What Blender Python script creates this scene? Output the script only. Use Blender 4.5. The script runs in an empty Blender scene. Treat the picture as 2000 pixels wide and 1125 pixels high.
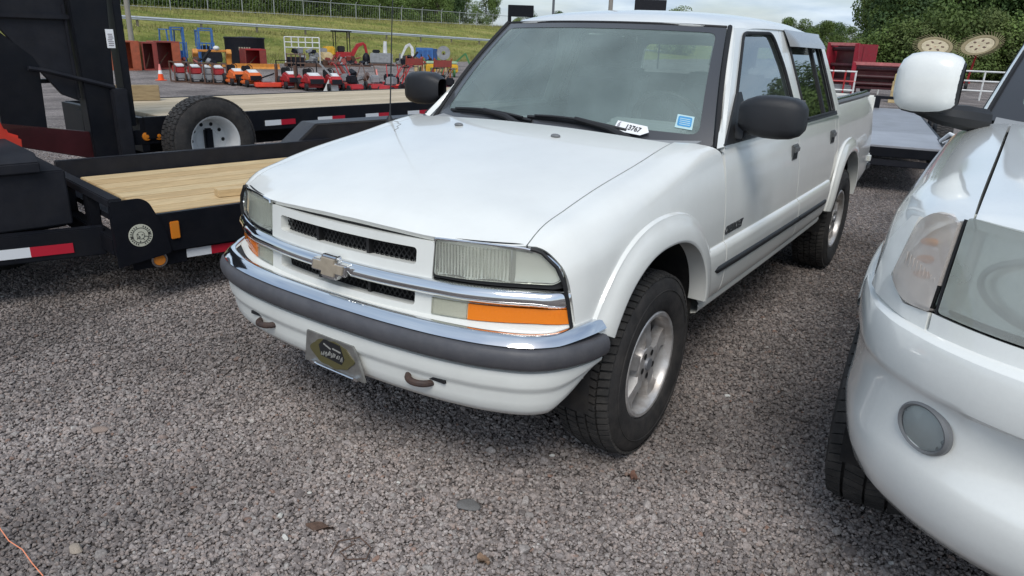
import bpy, bmesh, math, random
import numpy as np
from mathutils import Vector, Matrix, Euler
from mathutils.geometry import delaunay_2d_cdt
rad = math.radians
SC = bpy.context.scene
COL = SC.collection
random.seed(7); RNG = np.random.default_rng(7)

# ---------------------------------------------------------------- camera
cam = bpy.data.cameras.new('camera'); cam.lens = 25.34; cam.sensor_width = 36; cam.clip_start = .05; cam.clip_end = 2000
CAM = bpy.data.objects.new('camera', cam); COL.objects.link(CAM)
CAM.location = (1.7858, -2.3476, 1.5023); CAM.rotation_euler = (1.23718, -.03118, .61110)
SC.camera = CAM

# ---------------------------------------------------------------- sky, sun, exposure
SUN_EL, SUN_AZ = rad(51), rad(150)      # azimuth measured from +Y towards +X
wd = bpy.data.worlds.new('World'); SC.world = wd; wd.use_nodes = True
nt = wd.node_tree; nt.nodes.clear()
def nn(t, k, **kw):
    n = t.nodes.new(k)
    for a, b in kw.items(): setattr(n, a, b)
    return n
out = nn(nt, 'ShaderNodeOutputWorld'); bg = nn(nt, 'ShaderNodeBackground')
sky = nn(nt, 'ShaderNodeTexSky'); sky.sky_type = 'NISHITA'; sky.sun_disc = False
sky.sun_elevation = SUN_EL; sky.sun_rotation = SUN_AZ; sky.air_density = 1.0; sky.dust_density = 1.6; sky.ozone_density = 1.2
tc = nn(nt, 'ShaderNodeTexCoord'); sep = nn(nt, 'ShaderNodeSeparateXYZ'); nt.links.new(tc.outputs['Generated'], sep.inputs[0])
mx = nn(nt, 'ShaderNodeMath', operation='MAXIMUM'); mx.inputs[1].default_value = .0; nt.links.new(sep.outputs['Z'], mx.inputs[0])
ad = nn(nt, 'ShaderNodeMath', operation='ADD'); ad.inputs[1].default_value = .16; nt.links.new(mx.outputs[0], ad.inputs[0])
cx = nn(nt, 'ShaderNodeCombineXYZ')
for i, s in ((0, 'X'), (1, 'Y')):
    d = nn(nt, 'ShaderNodeMath', operation='DIVIDE'); nt.links.new(sep.outputs[s], d.inputs[0]); nt.links.new(ad.outputs[0], d.inputs[1]); nt.links.new(d.outputs[0], cx.inputs[i])
no = nn(nt, 'ShaderNodeTexNoise'); no.inputs['Scale'].default_value = .8; no.inputs['Detail'].default_value = 7; no.inputs['Roughness'].default_value = .52; no.inputs['Distortion'].default_value = .8
nt.links.new(cx.outputs[0], no.inputs['Vector'])
rp = nn(nt, 'ShaderNodeValToRGB'); rp.color_ramp.elements[0].position = .38; rp.color_ramp.elements[1].position = .66
rp.color_ramp.elements[0].color = (.34,)*3 + (1,); rp.color_ramp.elements[1].color = (.92,)*3 + (1,)
nt.links.new(no.outputs['Fac'], rp.inputs[0])
no2 = nn(nt, 'ShaderNodeTexNoise'); no2.inputs['Scale'].default_value = 2.3; no2.inputs['Detail'].default_value = 8; no2.inputs['Roughness'].default_value = .6
nt.links.new(cx.outputs[0], no2.inputs['Vector'])
rc = nn(nt, 'ShaderNodeValToRGB'); rc.color_ramp.elements[0].position = .35; rc.color_ramp.elements[1].position = .68
rc.color_ramp.elements[0].color = (3.7, 4.7, 6.0, 1); rc.color_ramp.elements[1].color = (5.7, 6.6, 7.5, 1)
nt.links.new(no2.outputs['Fac'], rc.inputs[0])
mixn = nn(nt, 'ShaderNodeMix', data_type='RGBA'); nt.links.new(rp.outputs[0], mixn.inputs[0]); nt.links.new(sky.outputs[0], mixn.inputs[6]); nt.links.new(rc.outputs[0], mixn.inputs[7])
nt.links.new(mixn.outputs[2], bg.inputs['Color']); bg.inputs['Strength'].default_value = .10; nt.links.new(bg.outputs[0], out.inputs[0])
sl = bpy.data.lights.new('sun', 'SUN'); sl.energy = 1.5; sl.angle = rad(26); sl.color = (1, .965, .91)
SUN = bpy.data.objects.new('sun', sl); COL.objects.link(SUN)
SUN.rotation_euler = Vector((-math.sin(SUN_AZ)*math.cos(SUN_EL), -math.cos(SUN_AZ)*math.cos(SUN_EL), -math.sin(SUN_EL))).to_track_quat('-Z', 'Y').to_euler()
SUN.location = (0, 0, 30)
vs = SC.view_settings; vs.view_transform = 'Standard'; vs.look = 'None'; vs.gamma = 1; vs.use_curve_mapping = False; vs.exposure = .49

# ---------------------------------------------------------------- materials
MATS = {}
def mat(name, col, rough=.5, metal=0, var=0., vscale=8., bump=0., bscale=60., coat=0., spec=.5, dirt=None, dscale=3., damt=.0, trans=0., ior=1.45, aniso=None, emit=None, rvar=0.):
    """Principled material; var: noise variation of colour, dirt: second colour blended in by noise patches."""
    if name in MATS: return MATS[name]
    m = bpy.data.materials.new(name); m.use_nodes = True; t = m.node_tree; b = t.nodes['Principled BSDF']
    b.inputs['Base Color'].default_value = (*col, 1); b.inputs['Roughness'].default_value = rough; b.inputs['Metallic'].default_value = metal
    b.inputs['Coat Weight'].default_value = coat; b.inputs['Coat Roughness'].default_value = .06; b.inputs['Specular IOR Level'].default_value = spec
    b.inputs['Transmission Weight'].default_value = trans; b.inputs['IOR'].default_value = ior
    tcn = nn(t, 'ShaderNodeTexCoord'); vec = tcn.outputs['Object']
    if aniso:
        mp = nn(t, 'ShaderNodeMapping'); mp.inputs['Scale'].default_value = aniso; t.links.new(vec, mp.inputs[0]); vec = mp.outputs[0]
    src = None
    if var or rvar:
        a = nn(t, 'ShaderNodeTexNoise'); a.inputs['Scale'].default_value = vscale; a.inputs['Detail'].default_value = 6; a.inputs['Roughness'].default_value = .62; t.links.new(vec, a.inputs['Vector'])
    if var:
        r = nn(t, 'ShaderNodeMapRange'); r.inputs[1].default_value = .28; r.inputs[2].default_value = .72; r.inputs[3].default_value = 1-var; r.inputs[4].default_value = 1+var; t.links.new(a.outputs['Fac'], r.inputs[0])
        h = nn(t, 'ShaderNodeMix', data_type='RGBA', blend_type='MULTIPLY'); h.inputs[0].default_value = 1; h.inputs[6].default_value = (*col, 1); t.links.new(r.outputs[0], h.inputs[7]); src = h.outputs[2]
    if rvar:
        r = nn(t, 'ShaderNodeMapRange'); r.inputs[3].default_value = max(0, rough-rvar); r.inputs[4].default_value = min(1, rough+rvar); t.links.new(a.outputs['Fac'], r.inputs[0]); t.links.new(r.outputs[0], b.inputs['Roughness'])
    if dirt:
        a2 = nn(t, 'ShaderNodeTexNoise'); a2.inputs['Scale'].default_value = dscale; a2.inputs['Detail'].default_value = 8; a2.inputs['Roughness'].default_value = .68; t.links.new(vec, a2.inputs['Vector'])
        r2 = nn(t, 'ShaderNodeMapRange'); r2.inputs[1].default_value = .42; r2.inputs[2].default_value = .70; r2.inputs[3].default_value = 0; r2.inputs[4].default_value = damt; t.links.new(a2.outputs['Fac'], r2.inputs[0])
        h2 = nn(t, 'ShaderNodeMix', data_type='RGBA'); t.links.new(r2.outputs[0], h2.inputs[0])
        if src: t.links.new(src, h2.inputs[6])
        else: h2.inputs[6].default_value = (*col, 1)
        h2.inputs[7].default_value = (*dirt, 1); src = h2.outputs[2]
    if src: t.links.new(src, b.inputs['Base Color'])
    if bump:
        a3 = nn(t, 'ShaderNodeTexNoise'); a3.inputs['Scale'].default_value = bscale; a3.inputs['Detail'].default_value = 4; t.links.new(vec, a3.inputs['Vector'])
        bp = nn(t, 'ShaderNodeBump'); bp.inputs['Strength'].default_value = bump; bp.inputs['Distance'].default_value = .004; t.links.new(a3.outputs['Fac'], bp.inputs['Height']); t.links.new(bp.outputs[0], b.inputs['Normal'])
    if emit: b.inputs['Emission Color'].default_value = (*emit[0], 1); b.inputs['Emission Strength'].default_value = emit[1]
    MATS[name] = m; return m
def glass(name, tint, dust_sheen=.06, dust_sheen_col=(.55, .6, .58), ior=1.5, extra=0.):  # diffuse mix: real dust, plus pale sheen painted on windscreen and lamp lenses
    if name in MATS: return MATS[name]
    m = bpy.data.materials.new(name); m.use_nodes = True; t = m.node_tree; t.nodes.clear()
    o = nn(t, 'ShaderNodeOutputMaterial'); tr = nn(t, 'ShaderNodeBsdfTransparent'); tr.inputs[0].default_value = (*tint, 1)
    df = nn(t, 'ShaderNodeBsdfDiffuse'); df.inputs[0].default_value = (*dust_sheen_col, 1)
    tcn = nn(t, 'ShaderNodeTexCoord'); a = nn(t, 'ShaderNodeTexNoise'); a.inputs['Scale'].default_value = 4; a.inputs['Detail'].default_value = 5; t.links.new(tcn.outputs['Object'], a.inputs['Vector'])
    r = nn(t, 'ShaderNodeMapRange'); r.inputs[1].default_value = .25; r.inputs[2].default_value = .75; r.inputs[3].default_value = dust_sheen*.75; r.inputs[4].default_value = dust_sheen*1.25; t.links.new(a.outputs['Fac'], r.inputs[0])
    m1 = nn(t, 'ShaderNodeMixShader'); t.links.new(r.outputs[0], m1.inputs[0]); t.links.new(tr.outputs[0], m1.inputs[1]); t.links.new(df.outputs[0], m1.inputs[2])
    gl = nn(t, 'ShaderNodeBsdfGlossy'); gl.inputs['Roughness'].default_value = .015; gl.inputs[0].default_value = (.95, .97, .96, 1)
    fr = nn(t, 'ShaderNodeFresnel'); fr.inputs[0].default_value = ior
    ex = nn(t, 'ShaderNodeMath', operation='ADD'); ex.use_clamp = True; ex.inputs[1].default_value = extra; t.links.new(fr.outputs[0], ex.inputs[0])
    m2 = nn(t, 'ShaderNodeMixShader'); t.links.new(ex.outputs[0], m2.inputs[0]); t.links.new(m1.outputs[0], m2.inputs[1]); t.links.new(gl.outputs[0], m2.inputs[2])
    t.links.new(m2.outputs[0], o.inputs[0]); MATS[name] = m; return m

# ---------------------------------------------------------------- mesh helpers
def crv(pts):
    """smooth monotone-ish interpolation through (x, y) pairs, clamped-linear outside"""
    xs = np.array([p[0] for p in pts], float); ys = np.array([p[1] for p in pts], float)
    h = np.diff(xs); dl = np.diff(ys)/h; m = np.zeros(len(xs)); m[0] = dl[0]; m[-1] = dl[-1]
    for i in range(1, len(xs)-1):
        m[i] = (dl[i-1]*h[i]+dl[i]*h[i-1])/(h[i-1]+h[i])
    def f(x):
        x = np.asarray(x, float); i = np.clip(np.searchsorted(xs, x)-1, 0, len(xs)-2); t = (x-xs[i])/h[i]
        tc_ = np.clip(t, 0, 1); a = ys[i]; b = ys[i+1]; u = tc_
        v = (2*u**3-3*u**2+1)*a+(u**3-2*u**2+u)*h[i]*m[i]+(-2*u**3+3*u**2)*b+(u**3-u**2)*h[i]*m[i+1]
        return v+np.where(t < 0, (x-xs[0])*m[0], 0)+np.where(t > 1, (x-xs[-1])*m[-1], 0)
    return f
def link(name, me, m, parent=None):
    o = bpy.data.objects.new(name, me); COL.objects.link(o)
    if m is not None and not me.materials: me.materials.append(m)
    if parent is not None: o.parent = parent
    return o
def raw(name, V, F, m, parent=None, smooth=None, N=None):
    me = bpy.data.meshes.new(name); me.from_pydata([tuple(map(float, v)) for v in V], [], [tuple(int(i) for i in f) for f in F])
    if N is not None:
        me.shade_smooth(); me.normals_split_custom_set_from_vertices([tuple(map(float, n)) for n in N])
    elif smooth is not None:
        me.shade_smooth(); me.set_sharp_from_angle(angle=rad(smooth))
    me.update()
    return link(name, me, m, parent)
def thing(name, label, cat, loc=(0, 0, 0), rz=0, group=None):
    o = bpy.data.objects.new(name, None); COL.objects.link(o); o.location = loc; o.rotation_euler = (0, 0, rz); o.empty_display_size = .2
    return tag(o, label, cat, group)
def tag(o, label=None, cat=None, group=None, kind=None):
    if label: o['label'] = label
    if cat: o['category'] = cat
    if group: o['group'] = group
    if kind: o['kind'] = kind
    return o
def copy_tree(o, parent=None, loc=None, rz=None, label=None, group=None):
    c = o.copy(); COL.objects.link(c); c.parent = parent
    for ch in list(o.children): copy_tree(ch, c)
    if loc is not None: c.location = loc
    if rz is not None: c.rotation_euler = (0, 0, rz)
    if label: c['label'] = label
    if group: c['group'] = group
    return c
class MB:
    """collects shapes, builds ONE mesh object"""
    def __init__(s): s.v = []; s.f = []
    def add(s, V, F):
        k = len(s.v); s.v += [tuple(map(float, p)) for p in V]; s.f += [tuple(i+k for i in f) for f in F]; return s
    def box(s, c, d, R=None):
        x, y, z = (a/2 for a in d); P = [(-x,-y,-z),(x,-y,-z),(x,y,-z),(-x,y,-z),(-x,-y,z),(x,-y,z),(x,y,z),(-x,y,z)]
        if R is not None:
            if not isinstance(R, Matrix): R = Euler(R).to_matrix()
            P = [R @ Vector(p) for p in P]
        return s.add([(p[0]+c[0], p[1]+c[1], p[2]+c[2]) for p in P], [(0,3,2,1),(4,5,6,7),(0,1,5,4),(1,2,6,5),(2,3,7,6),(3,0,4,7)])
    def b2(s, a, b): return s.box([(i+j)/2 for i, j in zip(a, b)], [abs(j-i) for i, j in zip(a, b)])
    def beam(s, p, q, w, h, up=(0, 0, 1)):
        p, q = Vector(p), Vector(q); d = (q-p); L = d.length; d.normalize(); u = Vector(up)
        if abs(d.dot(u)) > .98: u = Vector((0, 1, 0))
        x = d.cross(u).normalized(); z = x.cross(d); R = Matrix((x, d, z)).transposed()
        return s.box((p+q)/2, (w, L, h), R)
    def tube(s, pts, r, n=8, closed=False, caps=True):
        pts = [Vector(p) for p in pts]; rs = r if hasattr(r, '__len__') else [r]*len(pts); N = len(pts); V = []; F = []
        prev = None
        for i, p in enumerate(pts):
            a = pts[(i-1) % N] if (closed or i) else p; b = pts[(i+1) % N] if (closed or i < N-1) else p
            d = (b-a).normalized()
            if prev is None:
                u = Vector((0, 0, 1)) if abs(d.z) < .9 else Vector((1, 0, 0)); x = d.cross(u).normalized()
            else:
                x = (prev-d*prev.dot(d)).normalized()
            prev = x; y = d.cross(x)
            V += [p+(x*math.cos(2*math.pi*k/n)+y*math.sin(2*math.pi*k/n))*rs[i] for k in range(n)]
        M = N if closed else N-1
        for i in range(M):
            j = (i+1) % N
            F += [(i*n+k, i*n+(k+1) % n, j*n+(k+1) % n, j*n+k) for k in range(n)]
        if caps and not closed: F += [tuple(range(n))[::-1], tuple((N-1)*n+k for k in range(n))]
        return s.add(V, F)
    def lathe(s, prof, c=(0, 0, 0), axis='x', n=24, close=False):
        """prof: (a along axis, r)"""
        V = []; F = []; m = len(prof)
        for k in range(n):
            t = 2*math.pi*k/n; cs, sn = math.cos(t), math.sin(t)
            for a, r in prof:
                p = {'x': (a, r*cs, r*sn), 'y': (r*sn, a, r*cs), 'z': (r*cs, r*sn, a)}[axis]; V.append([p[i]+c[i] for i in range(3)])
        for k in range(n):
            j = (k+1) % n
            for i in range(m if close else m-1): F.append((k*m+i, k*m+(i+1) % m, j*m+(i+1) % m, j*m+i))
        return s.add(V, F)
    def prism(s, poly, a, b, axis='x'):
        n = len(poly); f = {'x': lambda p, t: (t, p[0], p[1]), 'y': lambda p, t: (p[0], t, p[1]), 'z': lambda p, t: (p[0], p[1], t)}[axis]
        V = [f(p, a) for p in poly]+[f(p, b) for p in poly]
        return s.add(V, [tuple(range(n))[::-1], tuple(range(n, 2*n))]+[(i, (i+1) % n, n+(i+1) % n, n+i) for i in range(n)])
    def ball(s, c, d, nu=10, nv=7, pw=1.0):
        V = []; F = []
        sg = lambda v: math.copysign(abs(v)**pw, v)
        for j in range(nv+1):
            ph = -math.pi/2+math.pi*j/nv
            for i in range(nu):
                t = 2*math.pi*i/nu; V.append((c[0]+d[0]/2*sg(math.cos(ph))*sg(math.cos(t)), c[1]+d[1]/2*sg(math.cos(ph))*sg(math.sin(t)), c[2]+d[2]/2*sg(math.sin(ph))))
        for j in range(nv):
            for i in range(nu): F.append((j*nu+i, j*nu+(i+1) % nu, (j+1)*nu+(i+1) % nu, (j+1)*nu+i))
        return s.add(V, F)
    def build(s, name, m, parent=None, bevel=0, smooth=35, seg=2, xf=None):
        me = bpy.data.meshes.new(name); me.from_pydata(s.v, [], s.f)
        bm = bmesh.new(); bm.from_mesh(me); bmesh.ops.recalc_face_normals(bm, faces=bm.faces)
        if xf is not None: bmesh.ops.transform(bm, matrix=xf, verts=bm.verts)
        if bevel:
            ed = [e for e in bm.edges if len(e.link_faces) == 2 and e.calc_face_angle(0) > rad(28)]
            bmesh.ops.bevel(bm, geom=ed, offset=bevel, segments=seg, affect='EDGES', clamp_overlap=True)
        bm.to_mesh(me); bm.free()
        if smooth: me.shade_smooth(); me.set_sharp_from_angle(angle=rad(smooth))
        return link(name, me, m, parent)
def boxo(name, a, b, m, parent, bevel=.004): return MB().b2(a, b).build(name, m, parent, bevel=bevel)
def grid(name, P, m, parent=None, cu=False, cv=False, sharp=40, sx=1):
    P = np.array(P, float); 
    if sx < 0: P = P*[-1, 1, 1]
    a, b = P.shape[:2]; F = []
    for i in range(a if cu else a-1):
        for j in range(b if cv else b-1):
            q = (i*b+j, i*b+(j+1) % b, ((i+1) % a)*b+(j+1) % b, ((i+1) % a)*b+j); F.append(q if sx > 0 else q[::-1])
    return raw(name, P.reshape(-1, 3), F, m, parent, smooth=sharp)
def inpoly(p, poly):
    x, y = p; c = False; n = len(poly); j = n-1
    for i in range(n):
        xi, yi = poly[i]; xj, yj = poly[j]
        if (yi > y) != (yj > y) and x < (xj-xi)*(y-yi)/(yj-yi)+xi: c = not c
        j = i
    return c
def dens(poly, st):
    r = []
    for i, a in enumerate(poly):
        b = poly[(i+1) % len(poly)]; k = max(1, int(math.ceil(math.hypot((b[0]-a[0])/st[0], (b[1]-a[1])/st[1]))))
        r += [(a[0]+(b[0]-a[0])*t/k, a[1]+(b[1]-a[1])*t/k) for t in range(k)]
    return r
def rnd(poly, r, n=4):
    """round the corners of a 2D polygon"""
    o = []; N = len(poly)
    for i, p in enumerate(poly):
        a = np.array(poly[i-1]); b = np.array(p); c = np.array(poly[(i+1) % N]); ri = r[i] if hasattr(r, '__len__') else r
        if ri <= 0: o.append(tuple(b)); continue
        u = a-b; w = c-b; ri = min(ri, .48*np.linalg.norm(u), .48*np.linalg.norm(w)); s = b+u/np.linalg.norm(u)*ri; e = b+w/np.linalg.norm(w)*ri
        for k in range(n+1):
            t = k/n; o.append(tuple((1-t)**2*s+2*t*(1-t)*b+t*t*e))
    return o
def panel(name, surf, poly, m, parent, st=(.05, .05), holes=(), thick=.012, sx=1, off=0., edge=.0035, flipn=False):
    """sheet-metal panel: polygon in parameter space mapped through surf(u, v) -> xyz, with true surface normals and folded-in edges"""
    loops = [dens(poly, st)]+[dens(h, st) for h in holes]
    pts = []; edges = []
    for L in loops:
        k = len(pts); pts += L; edges += [(k+i, k+(i+1) % len(L)) for i in range(len(L))]
    nb = len(pts); us = [p[0] for p in loops[0]]; vs_ = [p[1] for p in loops[0]]
    bp = np.array(pts)/np.array(st)
    for u in np.arange(min(us)+st[0]/2, max(us), st[0]):
        for v in np.arange(min(vs_)+st[1]/2, max(vs_), st[1]):
            if inpoly((u, v), loops[0]) and not any(inpoly((u, v), h) for h in loops[1:]):
                if np.min(np.sum((bp[:nb]-[u/st[0], v/st[1]])**2, 1)) > .2: pts.append((u, v))
    sc = 1/np.array(st)
    V2, E2, F2, ov, oe, of = delaunay_2d_cdt([Vector((p[0]*sc[0], p[1]*sc[1])) for p in pts], edges, [], 0, 1e-6)
    Q = np.array([(p.x/sc[0], p.y/sc[1]) for p in V2]); F = []
    for f in F2:
        c = Q[list(f)].mean(0)
        if inpoly(c, loops[0]) and not any(inpoly(c, h) for h in loops[1:]): F.append(tuple(f))
    e = 1e-3
    def ev(q):
        P = np.stack(surf(q[:, 0], q[:, 1]), 1); du = np.stack(surf(q[:, 0]+e*st[0], q[:, 1]), 1)-np.stack(surf(q[:, 0]-e*st[0], q[:, 1]), 1); dv = np.stack(surf(q[:, 0], q[:, 1]+e*st[1]), 1)-np.stack(surf(q[:, 0], q[:, 1]-e*st[1]), 1)
        n = np.cross(du, dv); n /= np.linalg.norm(n, axis=1)[:, None]+1e-12
        return P, n
    P, n = ev(Q)
    if flipn: n = -n
    P = P+n*off
    # boundary edges
    cnt = {}
    for f in F:
        for i in range(3):
            a, b = f[i], f[(i+1) % 3]; cnt.setdefault((min(a, b), max(a, b)), []).append(f[(i+2) % 3])
    V = list(P); Nn = list(n); FF = []
    for f in F:
        a, b, c = f; g = np.cross(P[b]-P[a], P[c]-P[a])
        FF.append(f if np.dot(g, n[a]+n[b]+n[c]) > 0 else (a, c, b))
    if thick:
        for k, l in cnt.items():
            if len(l) == 1:
                a, b = k; i = len(V); t = P[b]-P[a]
                on = np.cross(t, n[a]); on /= np.linalg.norm(on)+1e-12
                if np.dot(on, P[l[0]]-P[a]) > 0: on = -on
                V += [P[a], P[b], P[b]-n[b]*thick, P[a]-n[a]*thick]
                Nn += [on]*4; FF.append((i, i+1, i+2, i+3))
    V = np.array(V); Nn = np.array(Nn)
    # orient rim faces
    if sx < 0: V = V*[-1, 1, 1]; Nn = Nn*[-1, 1, 1]; FF = [f[::-1] for f in FF]
    FO = []
    for f in FF:
        if len(f) == 4:
            g = np.cross(V[f[1]]-V[f[0]], V[f[2]]-V[f[0]])
            if np.dot(g, Nn[f[0]]) < 0: f = f[::-1]
        FO.append(f)
    return raw(name, V, FO, m, parent, N=Nn)
def text_mesh(name, s, size, m, parent, M, shear=0, ext=.0006, align='CENTER', bold=0, sxy=(1, 1)):
    cu = bpy.data.curves.new(name, 'FONT'); cu.body = s; cu.size = size; cu.extrude = ext; cu.shear = shear; cu.align_x = align; cu.align_y = 'CENTER'; cu.offset = bold; cu.resolution_u = 3
    o = bpy.data.objects.new('tmp', cu); COL.objects.link(o); dg = bpy.context.evaluated_depsgraph_get(); me = bpy.data.meshes.new_from_object(o.evaluated_get(dg)); bpy.data.objects.remove(o)
    me.transform(M @ Matrix.Diagonal((sxy[0], sxy[1], 1, 1))); me.materials.clear(); me.name = name
    return link(name, me, m, parent)
def frame_m(o, x, y):
    x = Vector(x).normalized(); y = Vector(y); y = (y-x*y.dot(x)).normalized(); z = x.cross(y)
    M = Matrix((x, y, z)).transposed().to_4x4(); M.translation = Vector(o); return M
# ================================================================= white pickup truck
WHITE = mat('white_paint', (.78, .785, .745), rough=.28, coat=.8, var=.02, vscale=3, dirt=(.45, .43, .40), dscale=7, damt=.09)
WHITE2 = mat('white_bumper_plastic', (.74, .75, .71), rough=.38, coat=.25, var=.03, dirt=(.42, .40, .36), dscale=5, damt=.12)
BLACKP = mat('black_plastic', (.018, .019, .021), rough=.5, bump=.25, bscale=400, var=.2)
RUBBER = mat('black_rubber', (.012, .012, .013), rough=.6)
GREYP = mat('grey_bumper_strip', (.070, .070, .078), rough=.5, var=.14, vscale=10, dirt=(.13, .125, .125), dscale=14, damt=.35, bump=.12, bscale=120)
CHROME = mat('chrome', (.78, .79, .80), rough=.06, metal=1, rvar=.03, vscale=60)
DARK = mat('underbody_dark', (.010, .010, .011), rough=.8, var=.4, dirt=(.05, .043, .036), dscale=9, damt=.5)
CHBAR = mat('dull_chrome', (.60, .59, .58), rough=.16, metal=1, rvar=.06, vscale=20)
AMBER = mat('amber_lens', (.85, .22, .01), rough=.15, coat=1, spec=.6)
LENS = glass('clear_lens', (.97, .97, .93), dust_sheen=.21, dust_sheen_col=(.90, .91, .80))
REFL = mat('lamp_reflector', (.95, .96, .89), rough=.26, metal=.38)
WINDS = glass('windscreen_glass', (.72, .82, .79), dust_sheen=.21, dust_sheen_col=(.60, .76, .73))  # teal diffuse layer paints the sky's reflection onto the windscreen
SIDEG = glass('side_glass', (.60, .70, .67), dust_sheen=.06, extra=.20)
DARKG = glass('privacy_glass', (.10, .11, .115), dust_sheen=.02, extra=.25)
ALLOY = mat('alloy_wheel', (.60, .59, .58), rough=.4, metal=.55, var=.12, vscale=12, dirt=(.20, .15, .11), dscale=10, damt=.7)
TYRE = mat('tyre_rubber', (.022, .021, .021), rough=.78, var=.35, vscale=9, dirt=(.075, .066, .06), dscale=14, damt=.55, bump=.3, bscale=180)
TREAD = mat('tread_rubber', (.030, .029, .028), rough=.85, var=.3, vscale=14, dirt=(.10, .09, .082), dscale=11, damt=.6, bump=.4, bscale=150)
CLOTH = mat('grey_seat_cloth', (.24, .245, .25), rough=.9, var=.15, bump=.2, bscale=300)
DASH = mat('grey_dashboard', (.30, .31, .315), rough=.75, bump=.1, bscale=300)
HEADL = mat('headliner', (.30, .30, .29), rough=.95)

T = thing('pickup_truck', 'white crew cab pickup truck with bowtie grille and amber turn signals parked on gravel', 'truck')

Wf = crv([(-.64,.755),(-.56,.798),(-.45,.824),(-.3,.838),(0,.846),(.6,.850),(1.5,.850),(2.6,.840),(3.4,.824),(4.0,.804),(4.3,.785)])
prof = crv([(.36,-.05),(.44,-.022),(.52,-.006),(.62,0),(.75,-.001),(.85,-.007),(.95,-.018),(1.03,-.030),(1.10,-.046),(1.14,-.060),(1.18,-.085)])
def Sx(y, z): return Wf(y)+prof(z)
def SIDE(y, z): return (Sx(y, z), y+0*z, z+0*y)
zcF = crv([(-.80,.905),(-.76,.932),(-.72,.958),(-.66,.982),(-.58,1.003),(-.45,1.033),(-.3,1.062),(0,1.110),(.165,1.136),(.38,1.156),(.6,1.165)])
zeF = crv([(-.80,.79),(-.76,.835),(-.70,.888),(-.635,.925),(-.578,.957),(-.42,.998),(-.274,1.028),(.061,1.080),(.38,1.130),(.6,1.142)])
def sect(y):
    """control points of the half cross-section of the front clip at y (hood centre to sill)"""
    y = np.asarray(y, float); zc, ze, w = zcF(y), zeF(y), Wf(y); k = np.maximum(w-.045, .70)
    X = []; Zz = []
    for x in (0, .22, .42, .56): X.append(x+0*y); Zz.append(zc-(zc-ze)*(x/.66)**2.2)
    X.append(.66+0*y); Zz.append(ze)
    X.append(.66+(k-.66)*.52); Zz.append(ze-.008)
    X.append(.66+(k-.66)*.93); Zz.append(ze-.036)
    zb = ze-.095; X.append(Sx(y, zb)-.006); Zz.append(zb)
    for f in (.14, .34, .58, .80, 1.):
        z = zb+(.36-zb)*f; X.append(Sx(y, z)); Zz.append(z)
    return np.stack(X), np.stack(Zz)
def cr(P, u):
    n = len(P); i = np.clip(np.floor(u).astype(int), 0, n-2); t = u-i; j = np.arange(P.shape[1])
    p = lambda k: P[np.clip(k, 0, n-1), j]
    p0 = np.where(i == 0, 2*p(i)-p(i+1), p(i-1)); p3 = np.where(i >= n-2, 2*p(i+1)-p(i), p(i+2)); p1, p2 = p(i), p(i+1)
    return .5*(2*p1+(p2-p0)*t+(2*p0-5*p1+4*p2-p3)*t*t+(3*p1-p0-3*p2+p3)*t**3)
def CLIP(u, y):
    u = np.asarray(u, float); y = np.asarray(y, float)+0*u; X, Zz = sect(y); a = np.abs(u)
    # mirror-even at the centre line
    x = cr(X, a); z = cr(Zz, a)
    z = np.where(a < 1, Zz[0]+(Zz[1]-Zz[0])*a**2.2, z)
    return (np.sign(u+1e-12)*x, y, z)
def Uz(y, z):
    us = np.linspace(4, 12, 400); _, _, zz = CLIP(us, np.full(400, y)); return float(np.interp(-z, -zz, us))

# ---- hood
lipx = crv([(0,-.762),(.2,-.756),(.39,-.735),(.52,-.703),(.62,-.660),(.672,-.632)])
def ulip(u): return float(lipx(abs(CLIP(np.array([u]), np.array([-.65]))[0][0])))
fr = [(u, ulip(u)+.004) for u in np.linspace(-3.97, 3.97, 41)]
re = [(u, .375-.035*(1-(u/3.97)**2)) for u in np.linspace(3.97, -3.97, 31)]
hood = panel('hood', CLIP, fr+re, WHITE, T, st=(.16, .035), thick=.02, flipn=False)
# folded front lip of the hood (dark underside line)
# ---- fenders
def arcp(c, r, a0, a1, n=22): return [(c[0]+r[0]*math.cos(rad(a0+(a1-a0)*k/n)), c[1]+r[1]*math.sin(rad(a0+(a1-a0)*k/n))) for k in range(n+1)]
FC, RC = (-.03, .415), (3.12, .415)
fp = [(4.03, y) for y in np.linspace(-.632, .40, 24)]
fp += [(4.6, .43), (5.2, .47), (5.8, .52), (6.4, .56), (6.9, .578)]
fp += [(Uz(.580, z), .580) for z in (.98, .92, .82, .72, .62, .50)]
fp += [(Uz(y, z), y) for y, z in [(.46, .50)]+arcp(FC, (.47, .475), 8, 172, 26)+[(-.53, .655), (-.552, .672), (-.562, .70), (-.572, .76), (-.582, .82), (-.592, .87)]]
fp += [(5.6, -.612), (5.0, -.622), (4.5, -.628)]
for sx in (1, -1):
    panel('fender', CLIP, fp, WHITE, T, st=(.22, .035), sx=sx, thick=.015)
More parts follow.
